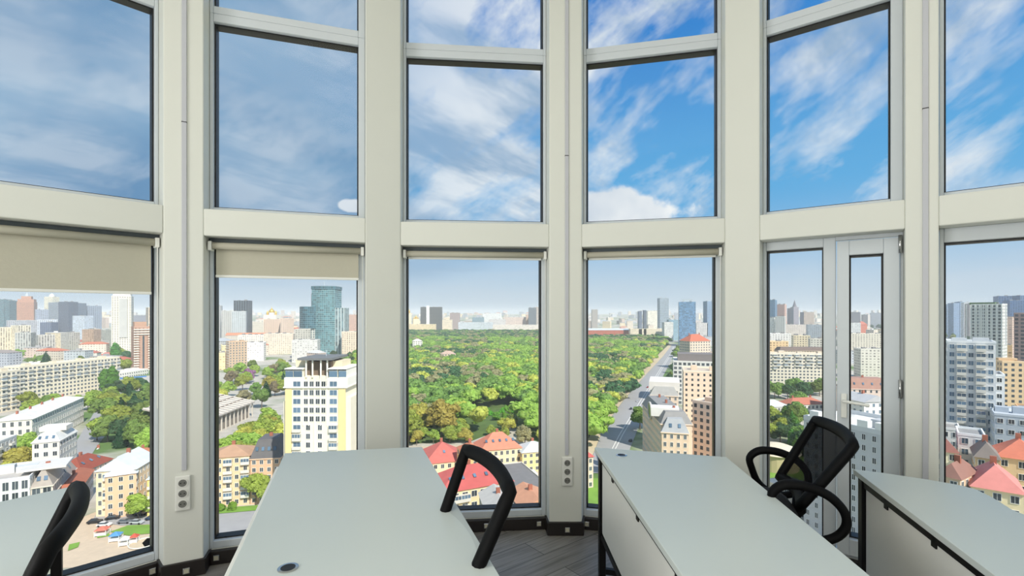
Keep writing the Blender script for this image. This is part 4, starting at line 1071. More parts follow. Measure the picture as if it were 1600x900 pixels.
# yellow tower block
Y = 168.0
def yl(y): return EYE - (y - HZ) * Y / F - GZ
S = Y / F; r = empty('apartment_tower', (ray(493) * Y, Y, GZ), 0.0, 'yellow and white residential tower rising behind the broad desk', 'apartment tower'); footprints.append((ray(493) * Y, Y + 9, 16))
px = lambda x: (x - 493) * S
CY, YE, WH = plaster((246, 238, 212)), plaster((246, 218, 158)), plaster((250, 246, 232))
MB().box(px(447), px(539), 0, 17, -1, yl(606)).build('wall', CY, r)
MB().box(px(440), px(450), 1.5, 16, -1, yl(628)).build('side_bay', CY, r); MB().box(px(535), px(546), 1.5, 16, -1, yl(622)).build('side_bay', CY, r)
MB().box(px(446), px(456), -0.25, 0.05, 0, yl(608)).build('yellow_panel', YE, r); MB().box(px(529), px(540), -0.25, 0.05, 0, yl(608)).build('yellow_panel', YE, r)
MB().box(px(443.5), px(543.5), -0.6, 17.6, yl(606), yl(604)).build('cornice', WH, r)
MB().box(px(444), px(474), 0, 16, yl(604), yl(590)).build('upper_storey', WH, r); MB().box(px(512), px(543), 0, 16, yl(604), yl(590)).build('upper_storey', WH, r)
MB().box(px(474), px(512), 1.2, 16, yl(604), yl(588)).build('upper_storey', CY, r)
for xa, xb in ((446, 458), (459, 472), (514, 527), (529, 541)):
    MB().box(px(xa), px(xb), -0.06, .02, yl(589), yl(580)).build('glazed_storey', M_WIN_B, r)
    MB().box(px(xa), px(xb), 0.02, 14, yl(590), yl(577)).build('top_storey', WH, r)
    MB().box(px(xa), px(xb), -0.15, .02, yl(579), yl(576)).build('dark_band', M_WIN, r)
MB().box(px(445), px(474), -0.3, 15, yl(577), yl(575.5)).build('roof_slab', WH, r); MB().box(px(512), px(542), -0.3, 15, yl(577), yl(575.5)).build('roof_slab', WH, r)
MB().box(px(474), px(512), 3, 15, yl(590), yl(566)).build('penthouse', plaster((120, 104, 90)), r)
for xa in (476, 486, 499, 509): MB().box(px(xa), px(xa + 2), 0.6, 1.0, yl(590), yl(563)).build('penthouse_post', WH, r)
MB().box(px(452), px(474), 5, 14, yl(577), yl(564)).build('penthouse_wing', plaster((226, 212, 180)), r); MB().box(px(512), px(527), 5, 14, yl(577), yl(566)).build('penthouse_wing', plaster((226, 212, 180)), r)
MB().box(px(465), px(519), -0.3, 16, yl(563), yl(559.5)).build('penthouse_roof', roofing((120, 122, 122)), r)
MB().tube([(px(496), 8, yl(560)), (px(496), 8, yl(549))], .12, 6).build('mast', M_METALROOF, r)
cols = [(452 + 12, 13), (478, 7), (487, 7), (496.5, 7), (505.5, 7), (520 + 1, 13)]
for j in range(16):
    y = 600 + j * 13.6
    if y > 820: break
    for q, (xc, wpx) in enumerate(cols):
        if j >= 5 and q in (2, 4): continue
        xx = px(xc + (3.5 if j >= 5 and q in (1, 3) else 0))
        o = link('window', window_mesh(round(wpx * S * .86, 2), 1.75, M_WIN_B if q in (0, 5) else M_WIN), r, loc=(xx, 0, yl(y)))
        if j >= 5 and q in (0, 5): link('balcony', balcony_mesh(round(wpx * S, 1), 0.9, 'open' if (j + q) % 2 else 'glazed'), r, loc=(xx, -0.02, yl(y) - 1.4))
for xx in (474, 482.5, 492, 501, 511): MB().box(px(xx) - .12, px(xx) + .12, -0.3, .02, yl(665) if xx != 492 else yl(820), yl(590)).build('pilaster', WH, r)
# pavilion with a gridded sloping roof
A_, B_ = XZ(318, 288), XZ(395, 352); d = B_ - A_; an = math.atan2(d.y, d.x); r = empty('sports_hall', (A_.x, A_.y, GZ), an, 'hall with a broad sloping roof of grey panels on a row of pillars', 'hall')
w_ = d.length; footprints.append((A_.x + d.x / 2, A_.y + d.y / 2 + 14, w_ / 2)); D_ = 34; h0, h1 = 11.0, 19.0
MB().box(1, w_ - 1, 2, D_, -1, h0 - 1).build('wall', plaster((150, 140, 128)), r)
m = MB(); m.add([(-1, -1, h0), (w_ + 1, -1, h0), (w_ + 1, D_, h1), (-1, D_, h1), (-1, -1, h0 - .8), (w_ + 1, -1, h0 - .8), (w_ + 1, D_, h1 - .8), (-1, D_, h1 - .8)], [(0, 1, 2, 3), (7, 6, 5, 4), (4, 5, 1, 0), (5, 6, 2, 1), (6, 7, 3, 2), (7, 4, 0, 3)])
m.build('roof', roofing((186, 176, 164)), r)
for k in range(13):
    x = (w_) * k / 12; m = MB(); m.add([(x - .25, -1.1, h0 + .02), (x + .25, -1.1, h0 + .02), (x + .25, D_, h1 + .02), (x - .25, D_, h1 + .02), (x - .25, -1.1, h0 + .5), (x + .25, -1.1, h0 + .5), (x + .25, D_, h1 + .5), (x - .25, D_, h1 + .5)], [(0, 1, 2, 3), (7, 6, 5, 4), (4, 5, 1, 0), (5, 6, 2, 1), (6, 7, 3, 2), (7, 4, 0, 3)])
    m.build('roof_rib', plaster((226, 220, 208)), r); MB().box(x - .35, x + .35, 0, .7, 0, h0 - .8).build('pillar', plaster((214, 206, 192)), r)
for k in (1, 2, 3, 4):
    y = D_ * k / 5; z = h0 + (h1 - h0) * k / 5; MB().box(0, w_, y - .3, y + .3, z, z + .6).build('roof_purlin', plaster((130, 112, 98)), r)
# houses at the foot
b_ = bb('apartment_house', 'old brick and cream house with white enclosed balconies, below the sports hall', 322, 186, 390, 190, 714, 14, wall=(230, 202, 162), near=True, fh=3.2, bw=2.9, ww=.4, wh=.5, roof='hip', roofcol=(188, 150, 120), rh=3, balcony=(4, (0, 2), 1.0, 'mixed'))
b_ = bb('apartment_house', 'brick house with a dark slate mansard roof and white skylights beside the yellow tower', 391, 190, 438, 192, 716, 14, wall=(222, 184, 150), near=True, fh=3.2, bw=3.0, ww=.4, wh=.5, roof='mansard', roofcol=(104, 102, 102), rh=7, roofwin=4)

# ================================================================== third window
bb('office_block', 'dark office block with a white stripe on the horizon of the third window', 657, 1850, 690, 1850, 480, 22, wall=(110, 110, 108), win=(64, 66, 66), ww=.7, wh=.6)
bb('office_stripe_tower', 'white stair tower standing against the dark office block', 666, 1846, 671, 1846, 478, 2.5, wall=(238, 238, 232), win=(230, 230, 226), boxes=False, cat='building')
for (xa, xb, yt, Y, c, wn_, lab) in (
    (703, 718, 489, 2000, (176, 160, 156), (130, 118, 118), 'brownish block on the horizon right of the dark office block'),
    (691, 706, 500, 1780, (236, 222, 196), (190, 176, 156), 'low cream block below the dark office block'),
    (738, 756, 496, 1900, (150, 170, 176), (110, 130, 140), 'low glassy block at the horizon in the middle of the third window'),
    (754, 784, 490, 2000, (238, 238, 234), (190, 192, 192), 'long white block on the horizon above the park'),
    (826, 838, 481, 1800, (128, 134, 140), (86, 92, 98), 'dark narrow tower at the right of the third window\'s horizon'),
    (836, 850, 480, 1850, (206, 196, 184), (150, 142, 134), 'pale tower beside the dark narrow one'),
    (822, 850, 492, 1900, (216, 188, 170), (160, 136, 122), 'pinkish block below the pair of towers at the park\'s right'),
    (790, 824, 496, 1920, (226, 210, 198), (170, 154, 144), 'pale pinkish block above the park\'s edge'),
    (764, 790, 499, 1850, (220, 216, 212), (170, 166, 160), 'pale low block over the middle of the park'),
    (716, 770, 504, 1800, (206, 212, 216), (170, 180, 186), 'long pale grey hall along the park\'s far edge'),
    (770, 845, 508, 1760, (232, 224, 212), (190, 180, 170), 'long cream wall of houses along the park\'s far edge'),
    (634, 680, 507, 1740, (238, 220, 180), (196, 176, 140), 'yellow-cream house row at the left of the park\'s far edge')):
    bb('city_block', lab, xa, Y, xb, Y, yt, 24, wall=c, win=wn_, bw=4, ww=.5, wh=.5)
for x, yt, s_, lab in ((634, 478, 1.25, 'large gold-domed cathedral at the left edge of the third window'), (650, 492, .7, 'small gold-domed church left of the dark office block')):
    Y = 1850; r = empty('domed_church', (ray(x) * Y, Y, gz(Y)), .3, lab, 'church'); zt_ = hgt(yt, Y) - 22 * s_
    MB().box(-16 * s_, 16 * s_, -10, 16, 0, zt_).build('nave', plaster((238, 222, 188)), r)
    for qx, k in ((0, 1.0), (-10 * s_, .6), (10 * s_, .6)):
        MB().lathe([(5 * k * s_, 0), (5 * k * s_, 6 * k * s_), (6 * k * s_, 9 * k * s_), (4.5 * k * s_, 13 * k * s_), (1.2 * k * s_, 16 * k * s_), (.3, 21 * k * s_)], (qx, 0, zt_), 14).build('dome', M_GOLD, r, smooth=True)
bb('park_villa', 'small pink house standing among the trees of the park', 690, 700, 712, 706, 553, 14, wall=(232, 206, 184), near=True, fh=3.6, bw=4, roof='hip', roofcol=(196, 168, 150), rh=4)
bb('park_villa', 'small white house at the left among the park trees', 645, 900, 660, 905, 533, 14, wall=(240, 234, 224), near=True, fh=3.6, bw=4, roof='hip', roofcol=(226, 216, 204), rh=4)
b_ = bb('town_house', 'cream house with a broad red roof and roof windows at the foot of the wood', 752, 226, 815, 232, 702, 15, wall=(246, 226, 182), near=True, fh=3.6, bw=3.0, ww=.42, wh=.5, roof='hip', roofcol=(218, 136, 108), rh=6.5, roofwin=5, balcony=(5, (2,), 1.0, 'open'))
b_ = bb('town_house', 'yellow house with a pale metal roof right of the red-roofed cream house', 816, 228, 862, 232, 706, 13, wall=(244, 218, 158), near=True, fh=3.5, bw=3.2, ww=.4, wh=.5, roof='hip', roofcol=(206, 210, 208), rh=3.5)
b_ = bb('town_house', 'house with a red metal roof close behind the broad desk', 664, 208, 729, 214, 722, 20, wall=(240, 214, 176), near=True, fh=3.4, bw=3.2, roof='hip', roofcol=(206, 110, 98), rh=6.5, roofwin=1)
b_ = bb('town_house', 'long cream house with a big crimson roof seen through the chair back', 690, 160, 802, 172, 766, 17, Yt=163, wall=(240, 218, 172), near=True, fh=3.6, bw=3.2, ww=.6, wh=.5, roof='hip', roofcol=(202, 100, 94), rh=5.5, roofwin=5, balcony=(4, (1, 2), 1.0, 'glazed'))
b_ = bb('town_house', 'narrow yellow house between the crimson roof and the red-roofed cream house', 728, 204, 756, 208, 706, 10, wall=(238, 206, 142), near=True, fh=3.5, bw=3.0, roof='hip', roofcol=(190, 120, 90), rh=3)
b_ = bb('flat_hall', 'low hall with a wide dark grey flat roof right of the crimson roof', 800, 176, 872, 182, 776, 40, wall=(210, 204, 190), near=True, fh=4, bw=4, roofcol=(128, 126, 124), boxes=False, parapet=.5, dark=M_WIN)
b_ = bb('roof_annexe', 'small white annexe on the far edge of the grey flat roof', 810, 214, 840, 216, 742, 6, wall=(240, 236, 228), near=True, fh=4, bw=4, roofcol=(244, 242, 236), boxes=False, parapet=.2)
b_ = bb('shed_row', 'low shed with rusty corrugated roofs and glass lantern under the middle window', 762, 138, 812, 140, 800, 16, wall=(206, 196, 180), near=True, fh=4, bw=4, roof='gable', roofcol=(206, 202, 194), rh=2.5)
b_ = bb('shed_row', 'low shed with an orange rust-streaked roof at the lower right of the middle window', 816, 138, 868, 141, 792, 14, wall=(206, 196, 180), near=True, fh=4, bw=4, roof='gable', roofcol=(206, 150, 118), rh=2.5)
patch('ground_town', [(600, 860), (600, 700), (862, 690), (900, 760), (880, 860)], M_PAVE, 0.1)
b_ = bb('garden_wall', 'long low cream retaining wall at the foot of the wooded slope', 735, 318, 802, 330, 668, 2, wall=(232, 206, 172), near=True, fh=8, bw=6, boxes=False, parapet=.3, cat='wall')

def bba(name, label, xa, Ya, xb, ang, ytop, depth, **k):    # the face runs from column xa at a set angle until column xb
    A = XZ(xa, Ya); c, s_ = math.cos(ang), math.sin(ang); rb = ray(xb); t = (rb * A.y - A.x) / (c - rb * s_)
    B = A + Vector((c, s_)) * t; return building(name, label, A, B, depth, hgt(ytop, (A.y + B.y) / 2), **k)
# ================================================================== fourth window
road = [(915, 740), (944, 668), (975, 625), (1010, 585), (1036, 557), (1047, 543), (1050, 538), (1058, 538), (1056, 548), (1048, 565), (1030, 600), (1005, 650), (985, 700), (975, 740)]
patch('road_park', road, M_ASPH, 0.25)
patch('pavement_park', [(895, 740), (925, 675), (962, 622), (1000, 582), (1030, 553), (1044, 540), (1050, 538), (1047, 543), (1036, 557), (1010, 585), (975, 625), (944, 668), (915, 740)], M_SIDEW, 0.5)
def strip(px, w, name, material, lift):
    pts = [gp(*p) for p in px]; L_ = []; R_ = []
    for i, p in enumerate(pts):
        t = (pts[min(i + 1, len(pts) - 1)] - pts[max(i - 1, 0)]).normalized(); n = Vector((-t.y, t.x)); L_.append(p + n * w / 2); R_.append(p - n * w / 2)
    m = MB()
    for i in range(len(pts) - 1): m.add([(*L_[i], GZ + lift), (*L_[i + 1], GZ + lift), (*R_[i + 1], GZ + lift), (*R_[i], GZ + lift)], [(3, 2, 1, 0)])
    o = m.build(name, material)
    return tag(o, kind='structure')
strip([(945, 725), (968, 680), (1000, 628), (1026, 586), (1048, 552), (1052, 542)], 0.5, 'road_marking', M_LINE, 0.4)
strip([(950, 725), (973, 680), (1004, 628), (1029, 586), (1050, 552), (1053, 542)], 0.5, 'road_marking', M_LINE, 0.4)
for x, y, ci, lab in ((986, 640, 1, 'dark car driving on the near half of the park road'), (996, 628, 0, 'white car on the park road ahead of the dark one'), (1007, 632, 2, 'grey car parked at the right kerb of the park road'), (985, 690, 1, 'dark car at the right kerb close above the desk'), (1012, 606, 6, 'red car far up the park road')):
    car(x, y, 1.25, ci, lab, 'cars on the road along the park')
for (xa, xb, yt, Y, c, wn_, dp, lab) in (
    (1031, 1045, 466, 1500, (170, 182, 190), (88, 104, 118), 26, 'round-topped pale grey tower in the fourth window'),
    (1105, 1120, 471, 1200, (150, 170, 190), (90, 116, 146), 26, 'blue-grey tower at the right edge of the fourth window'),
    (998, 1003, 487, 1400, (130, 140, 156), (80, 90, 108), 12, 'slim dark tower, left one of a close pair'),
    (1006, 1010, 485, 1400, (120, 128, 140), (70, 80, 96), 12, 'slim dark tower, right one of a close pair'),
    (1012, 1030, 486, 1900, (236, 232, 216), (190, 186, 170), 20, 'cream slab between the slim pair and the round-topped tower'),
    (925, 934, 484, 2000, (176, 170, 162), (130, 126, 120), 18, 'small domed tower on the left horizon of the fourth window'),
    (985, 1058, 514, 1400, (244, 230, 204), (170, 156, 136), 20, 'long cream palace-like building closing the far end of the park'),
    (1045, 1062, 500, 1350, (150, 178, 190), (110, 140, 156), 20, 'low glassy block left of the blue office tower'),
    (1038, 1052, 504, 1300, (228, 226, 220), (180, 180, 176), 20, 'low white block in front of the round-topped tower'),
    (1088, 1106, 505, 1200, (214, 210, 206), (160, 158, 156), 20, 'low pale block right of the blue office tower')):
    bb('city_block', lab, xa, Y, xb, Y, yt, dp, wall=c, win=wn_, bw=4, ww=.55, wh=.55)
b_ = bb('office_tower', 'broad blue glass office tower with a rooftop crane beam', 1061, 1110, 1087, 1100, 472, 34, wall=(130, 160, 186), win=(84, 122, 158), bw=3, fh=3.4, ww=.8, wh=.75)
h_ = hgt(472, 1105); extra(b_, 'rooftop_beam', MB().box(-10, 12, 8, 12, h_ + 5, h_ + 7).box(-8, -6, 8, 12, h_, h_ + 5), M_METALROOF)
b_ = bb('industrial_hall', 'long pale roofed hall with red brick wall beyond the park trees', 900, 1440, 984, 1450, 516, 50, wall=(190, 110, 90), win=(150, 90, 76), roof='gable', roofcol=(206, 214, 214), rh=5)
b_ = bb('apartment_tower', 'stepped building with orange-red roofs right of the park road', 1078, 640, 1110, 650, 533, 22, wall=(226, 206, 186), near=True, fh=3.4, bw=4, roof='hip', roofcol=(200, 112, 84), rh=9)
b_ = bba('apartment_block', 'wide pale block with a white terrace roof and dark hall along the street', 1052, 400, 1132, math.radians(-18), 566, 36, wall=(228, 224, 216), near=True, fh=3.5, bw=3.6, ww=.6, wh=.6, roofcol=(222, 220, 214))
extra(b_, 'roof_hall', MB().box(-16, 12, 8, 28, hgt(566, 405) + .1, hgt(566, 405) + 7), roofing((130, 122, 118)))
b_ = bba('apartment_block', 'cream block with rounded bay and dark roof edge left of the tall beige block', 1016, 262, 1060, math.radians(-18), 618, 26, wall=(240, 218, 194), near=True, fh=3.2, bw=2.9, ww=.3, wh=.5, roof='mansard', roofcol=(176, 174, 168), rh=4.5, roofwin=0)
extra(b_, 'upper_terrace', MB().box(-8, 8, 3, 26, hgt(618, 273) + 4.5, hgt(618, 273) + 9), plaster((232, 226, 216)))
b_ = bba('apartment_block', 'tall beige apartment block with small dark windows at the right of the fourth window', 1068, 290, 1134, math.radians(-18), 582, 26, wall=(244, 220, 194), near=True, fh=3.1, bw=3.3, ww=.34, wh=.45, boxes=True, roofcol=(206, 190, 170), frame=False)
b_ = building('apartment_block', 'beige wing with a column of dark glass bays in front of the tall beige block', XZ(1082, 214), XZ(1142, 200), 14, hgt(632, 207), wall=(232, 206, 184), near=True, fh=3.1, bw=3.0, ww=.45, wh=.55, roofcol=(200, 186, 170), frame=False)
b_ = bba('apartment_house', 'ornate beige house with a grey mansard turret and round arch window by the park road', 1034, 190, 1076, math.radians(-16), 676, 18, wall=(240, 212, 182), near=True, fh=3.2, bw=2.5, ww=.36, wh=.5, roof='mansard', roofcol=(176, 178, 178), rh=5, roofwin=2)
h_ = hgt(676, 192); extra(b_, 'turret', MB().box(-9, 2, 9, 16, h_ + 5, h_ + 8.5), plaster((236, 232, 224)))
b_ = building('apartment_house', 'ornate beige side wing of the turret house, facing the park road', XZ(1004, 236), XZ(1033, 193), 12, hgt(652, 205), wall=(230, 204, 178), near=True, fh=3.2, bw=2.5, ww=.36, wh=.5, roof='mansard', roofcol=(150, 148, 144), rh=4.5, faces=('f',))
n_ = hgt(652, 205); m = MB(); m.tube([(0, -0.6, n_ + 1), (0, 0.3, n_ + 1)], 3.4, 24); extra(b_, 'arch_window', m, M_WIN)
m = MB(); m.tube([(3.6 * math.cos(a), -.5, n_ + 1 + 3.6 * math.sin(a)) for a in [2 * PI * i / 24 for i in range(24)]], .4, 6, closed=True); extra(b_, 'arch_rim', m, plaster((206, 200, 190)))
b_ = bb('town_house', 'low house with a pink-red roof between the middle column and the desk', 900, 205, 927, 208, 715, 12, wall=(226, 206, 186), near=True, fh=3.4, bw=3.0, roof='hip', roofcol=(196, 96, 88), rh=4)
patch('lawn_low', [(895, 830), (895, 750), (990, 745), (1000, 830)], M_GRASS, 0.3)

# ================================================================== fifth window and door
for (xa, xb, yt, Y, c, wn_, dp, lab) in (
    (1198, 1211, 469, 1300, (110, 140, 164), (60, 92, 120), 24, 'dark blue tower on the skyline of the fifth window'),
    (1213, 1226, 476, 1320, (206, 172, 158), (150, 122, 116), 24, 'pink-brown tower beside the dark blue one'),
    (1230, 1238, 482, 1545, (168, 160, 164), (120, 114, 122), 20, 'greyish tower left of the pointed spire'),
    (1250, 1256, 488, 1580, (160, 156, 162), (116, 112, 122), 20, 'greyish tower right of the pointed spire'),
    (1256, 1272, 488, 1400, (226, 208, 192), (170, 154, 144), 24, 'cream block with a round gable right of the spire'),
    (1187, 1198, 500, 1100, (236, 228, 212), (180, 172, 160), 22, 'white block at the left edge of the fifth window'),
    (1199, 1209, 497, 1080, (240, 238, 228), (190, 188, 180), 22, 'white block below the dark blue tower'),
    (1211, 1226, 495, 1050, (206, 206, 200), (120, 124, 124), 22, 'grey striped block below the pink-brown tower'),
    (1262, 1284, 508, 1000, (170, 176, 184), (120, 128, 138), 22, 'grey-blue hall at the right of the fixed light'),
    (1226, 1262, 508, 1150, (216, 206, 196), (160, 152, 146), 22, 'pale pink block at mid distance below the spire'),
    (1202, 1236, 522, 760, (238, 236, 230), (170, 168, 164), 20, 'white block in the middle distance of the fifth window'),
    (1187, 1232, 534, 640, (238, 208, 160), (180, 150, 116), 16, 'orange-cream house row above the long balcony block'),
    (1240, 1266, 525, 720, (232, 218, 186), (150, 140, 120), 16, 'cream house with a small tree in front'),
    (1266, 1290, 530, 680, (214, 210, 196), (140, 140, 132), 16, 'grey cream flats at the right edge of the fixed light'),
    (1327, 1345, 505, 1100, (236, 236, 232), (190, 190, 188), 22, 'white domed hall at the left of the door pane'),
    (1327, 1382, 522, 760, (214, 208, 192), (136, 134, 124), 20, 'long institutional building with rows of windows in the door pane'),
    (1345, 1382, 546, 560, (232, 226, 214), (170, 166, 156), 18, 'white and grey block in the middle of the door pane'),
    (1330, 1344, 488, 2000, (150, 146, 150), (110, 108, 114), 20, 'dark block on the hilltop skyline in the door pane'),
    (1346, 1356, 492, 2000, (206, 198, 190), (160, 154, 148), 20, 'pale block on the hilltop skyline in the door pane'),
    (1360, 1378, 489, 2100, (176, 180, 186), (136, 140, 150), 20, 'grey block at the right of the hilltop skyline in the door pane')):
    bb('city_block', lab, xa, Y, xb, Y * .99, yt, dp, wall=c, win=wn_, bw=3.8, ww=.5, wh=.5)
b_ = bb('spire_tower', 'grey tower with a tall pointed spire on the skyline of the fifth window', 1240, 1480, 1248, 1480, 480, 16, wall=(164, 160, 168), win=(116, 114, 124), bw=4)
h_ = hgt(480, 1480); extra(b_, 'spire', MB().lathe([(7, h_), (4, h_ + 8), (.4, h_ + 22)], (0, 8, 0), 8), roofing((130, 128, 136)))
b_ = bb('red_tower', 'rust red tower standing on the wooded hill in the door pane', 1344, 1250, 1355, 1250, 507, 14, wall=(206, 128, 106), win=(170, 100, 84), roof='hip', roofcol=(190, 110, 90), rh=8)
b_ = bb('slab_block', 'wide cream slab block with cluttered balconies filling the fifth window', 1180, 490, 1300, 478, 553, 16, wall=(232, 222, 202), near=True, fh=3.1, bw=3.4, ww=.5, wh=.5, balcony=(3, (0, 2), 1.0, 'mixed'), roofcol=(196, 170, 146))
b_ = bb('mansard_row', 'long row with a brown mansard roof and many dormers above the slab block', 1218, 590, 1290, 585, 548, 14, wall=(200, 176, 150), roof='mansard', roofcol=(120, 104, 96), rh=4)
b_ = bb('town_house', 'long pale house with a grey metal roof among trees, fifth window', 1180, 345, 1234, 350, 636, 14, wall=(222, 220, 212), near=True, fh=3.6, bw=3.4, roof='hip', roofcol=(204, 206, 202), rh=4)
b_ = bb('town_house', 'long pale house with a rust red roof right of the grey-roofed one', 1236, 352, 1292, 356, 632, 14, wall=(226, 220, 210), near=True, fh=3.6, bw=3.4, roof='hip', roofcol=(188, 116, 92), rh=4)
b_ = bb('apartment_house', 'pinkish house row with a brown dormered roof in the door pane', 1322, 330, 1392, 325, 608, 14, wall=(228, 206, 192), near=True, fh=3.5, bw=3.2, ww=.35, wh=.5, roof='mansard', roofcol=(176, 136, 120), rh=7, roofwin=4, frame=False)
b_ = bb('apartment_house', 'tall white gabled house with round ornaments in the door pane', 1350, 232, 1390, 234, 628, 14, wall=(244, 242, 234), near=True, fh=3.4, bw=3.2, ww=.36, wh=.5, roof='gable', roofcol=(196, 196, 196), rh=3, dark=M_WIN_B)
m = MB(); m.tube([(-2, -0.3, 18), (-2, 0.05, 18)], 1.8, 20); extra(b_, 'round_ornament', m, plaster((120, 124, 130)))
b_ = building('apartment_house', 'grey-white classical building with a white balustrade behind the chair back', XZ(1256, 164), XZ(1392, 140), 24, hgt(668, 152), wall=(200, 202, 202), near=True, fh=3.4, bw=3.0, ww=.32, wh=.5, roofcol=(226, 226, 222), parapet=1.4)
h_ = hgt(668, 152)
for q in range(5): extra(b_, 'roof_gable', MB().box(-11 + q * 5, -8 + q * 5, -.2, 2, h_ + 1.4, h_ + 3.4), plaster((240, 240, 236)))
# round-roofed house
p = XZ(1212, 235); r = empty('round_hall', (p.x, p.y, GZ), 0, 'small hall with a pale shallow domed roof among trees, left of the chair', 'hall')
h_ = hgt(705, 235); MB().lathe([(10, 0), (10, h_)], n=28).build('wall', plaster((206, 190, 150)), r); MB().lathe([(11, h_), (9, h_ + 2), (5, h_ + 3.4), (.5, h_ + 4)], n=28).build('roof', roofing((222, 210, 184)), r)
patch('lawn_yard', [(1170, 800), (1176, 712), (1262, 708), (1290, 800)], M_GRASS, 0.3)
b_ = bb('garage_row', 'low concrete garage with a pale flat roof on the lawn behind the armrest', 1222, 172, 1262, 176, 758, 8, wall=(206, 200, 184), near=True, fh=4, bw=4, boxes=False, roofcol=(222, 216, 200), parapet=.2)

# ================================================================== sixth window
for (xa, xb, yt, Y, c, wn_, dp, lab) in (
    (1470, 1480, 476, 1500, (150, 172, 196), (104, 130, 160), 24, 'pale blue tower at the left edge of the last window'),
    (1481, 1490, 474, 1450, (130, 152, 178), (86, 112, 144), 24, 'mid blue tower, second on the last window\'s skyline'),
    (1491, 1500, 472, 1480, (144, 166, 190), (98, 122, 152), 24, 'stepped blue tower, third on the last window\'s skyline'),
    (1501, 1506, 473, 1350, (206, 210, 214), (160, 168, 178), 20, 'slim white tower beside the stepped blue one'),
    (1507, 1515, 475, 1300, (180, 172, 170), (140, 132, 132), 20, 'slim grey-brown tower just left of the white slab tower'),
    (1560, 1581, 463, 1000, (104, 128, 160), (60, 86, 122), 30, 'dark blue office tower behind the white slab tower'),
    (1578, 1602, 470, 950, (92, 118, 154), (54, 80, 118), 30, 'second dark blue office tower, further right'),
    (1594, 1625, 462, 1000, (110, 132, 160), (66, 90, 124), 30, 'dark blue tower at the right edge of the picture'),
    (1568, 1582, 496, 700, (226, 196, 176), (190, 160, 142), 20, 'plain pinkish tower between the white slab and the brown towers'),
    (1566, 1582, 540, 560, (232, 192, 144), (190, 150, 110), 20, 'orange-beige stepped block below the pinkish tower')):
    bb('city_block', lab, xa, Y, xb, Y * .99, yt, dp, wall=c, win=wn_, bw=4, ww=.6, wh=.6)
b_ = bb('slab_tower', 'big white slab tower with tall fins and plants on its roof, last window', 1517, 520, 1566, 500, 476, 20, wall=(226, 226, 218), win=(96, 102, 104), bw=4.2, fh=3.4, ww=.5, wh=.7)
h_ = hgt(476, 510); extra(b_, 'roof_garden', MB().box(-14, 6, 3, 16, h_, h_ + 2.5), mat('roof_green', lin((110, 136, 90)), .9, noise=.4))
for q in range(10): extra(b_, 'fin', MB().box(-16 + q * 3.4, -15.4 + q * 3.4, -.7, 0, h_ * .5, h_), plaster((236, 236, 230)))
b_ = bb('apartment_tower', 'tall brown and grey residential tower at the right edge of the picture', 1584, 420, 1640, 400, 490, 20, wall=(176, 148, 140), win=(84, 78, 84), bw=3.4, fh=3.2, ww=.6, wh=.6)
b_ = bb('roofscape_block', 'beige stepped block behind the white residential tower', 1566, 300, 1600, 296, 566, 20, wall=(226, 196, 156), near=True, fh=3.3, bw=3.4, frame=False, roofcol=(200, 176, 150))
# white residential tower
Y = 178.0
b_ = bba('apartment_tower', 'large white and grey residential tower rising in the last window', 1480, 186, 1556, math.radians(-40), 536, 14, wall=(222, 224, 224), near=True, fh=3.05, bw=2.7, ww=.5, wh=.52, dark=M_WIN_B, balcony=(5, (1, 3), 1.0, 'glazed'), roofcol=(206, 208, 206))
h_ = max(v.co.z for v in b_.children[0].data.vertices); w_ = 2 * max(v.co.x for v in b_.children[0].data.vertices)
for xx in (-w_ / 2, -w_ / 2 + 4.2, w_ / 2 - 4.2, w_ / 2): extra(b_, 'pilaster', MB().box(xx - .35, xx + .35, -1.0, .02, 0, h_ + 2), plaster((236, 238, 238)))
extra(b_, 'crown_frame', MB().box(-w_ / 2, w_ / 2, -1.0, 0, h_ + .8, h_ + 2), plaster((232, 234, 232)))
extra(b_, 'dark_storey', MB().box(-w_ / 2 + 1, w_ / 2 - 1, -.25, .02, h_ - 11, h_ - 8.4), M_WIN)
b_ = bba('apartment_tower', 'lower side tower of the white residential tower, on its right', 1553, 184, 1570, math.radians(-40), 588, 14, wall=(214, 216, 216), near=True, fh=3.05, bw=2.7, ww=.5, wh=.5, balcony=(2, (1,), 1.0, 'open'))
b_ = bba('office_building', 'grey-blue building with a blue glazed band right of the white tower', 1554, 168, 1626, math.radians(-40), 652, 20, wall=(190, 198, 206), near=True, fh=3.5, bw=2.8, ww=.5, wh=.4, roofcol=(196, 202, 208))
b_ = bba('town_house', 'orange-brown house at the right edge above the grey-blue building', 1592, 230, 1630, math.radians(-40), 640, 12, wall=(226, 180, 130), near=True, fh=3.3, bw=3.0)
b_ = bb('apartment_house', 'cream house with a pinkish roof against the last window\'s left edge', 1460, 150, 1497, 147, 706, 16, wall=(240, 232, 200), near=True, fh=3.3, bw=2.8, roof='gable', roofcol=(190, 130, 120), rh=4, dark=M_WIN)
b_ = bba('apartment_house', 'white house block between the cream house and the white tower', 1497, 152, 1540, math.radians(-40), 682, 12, wall=(232, 234, 232), near=True, fh=3.3, bw=3.0, ww=.5, dark=M_WIN_B)
b_ = bba('apartment_house', 'white house with a balcony stack behind the cream house', 1470, 176, 1500, math.radians(-40), 672, 12, wall=(236, 234, 228), near=True, fh=3.3, bw=3.0)
b_ = bba('town_house', 'grey-roofed brick house with a dormer below the grey-blue building', 1524, 140, 1562, math.radians(-40), 716, 12, wall=(214, 186, 146), near=True, fh=3.3, bw=3.0, roof='hip', roofcol=(134, 124, 116), rh=4)
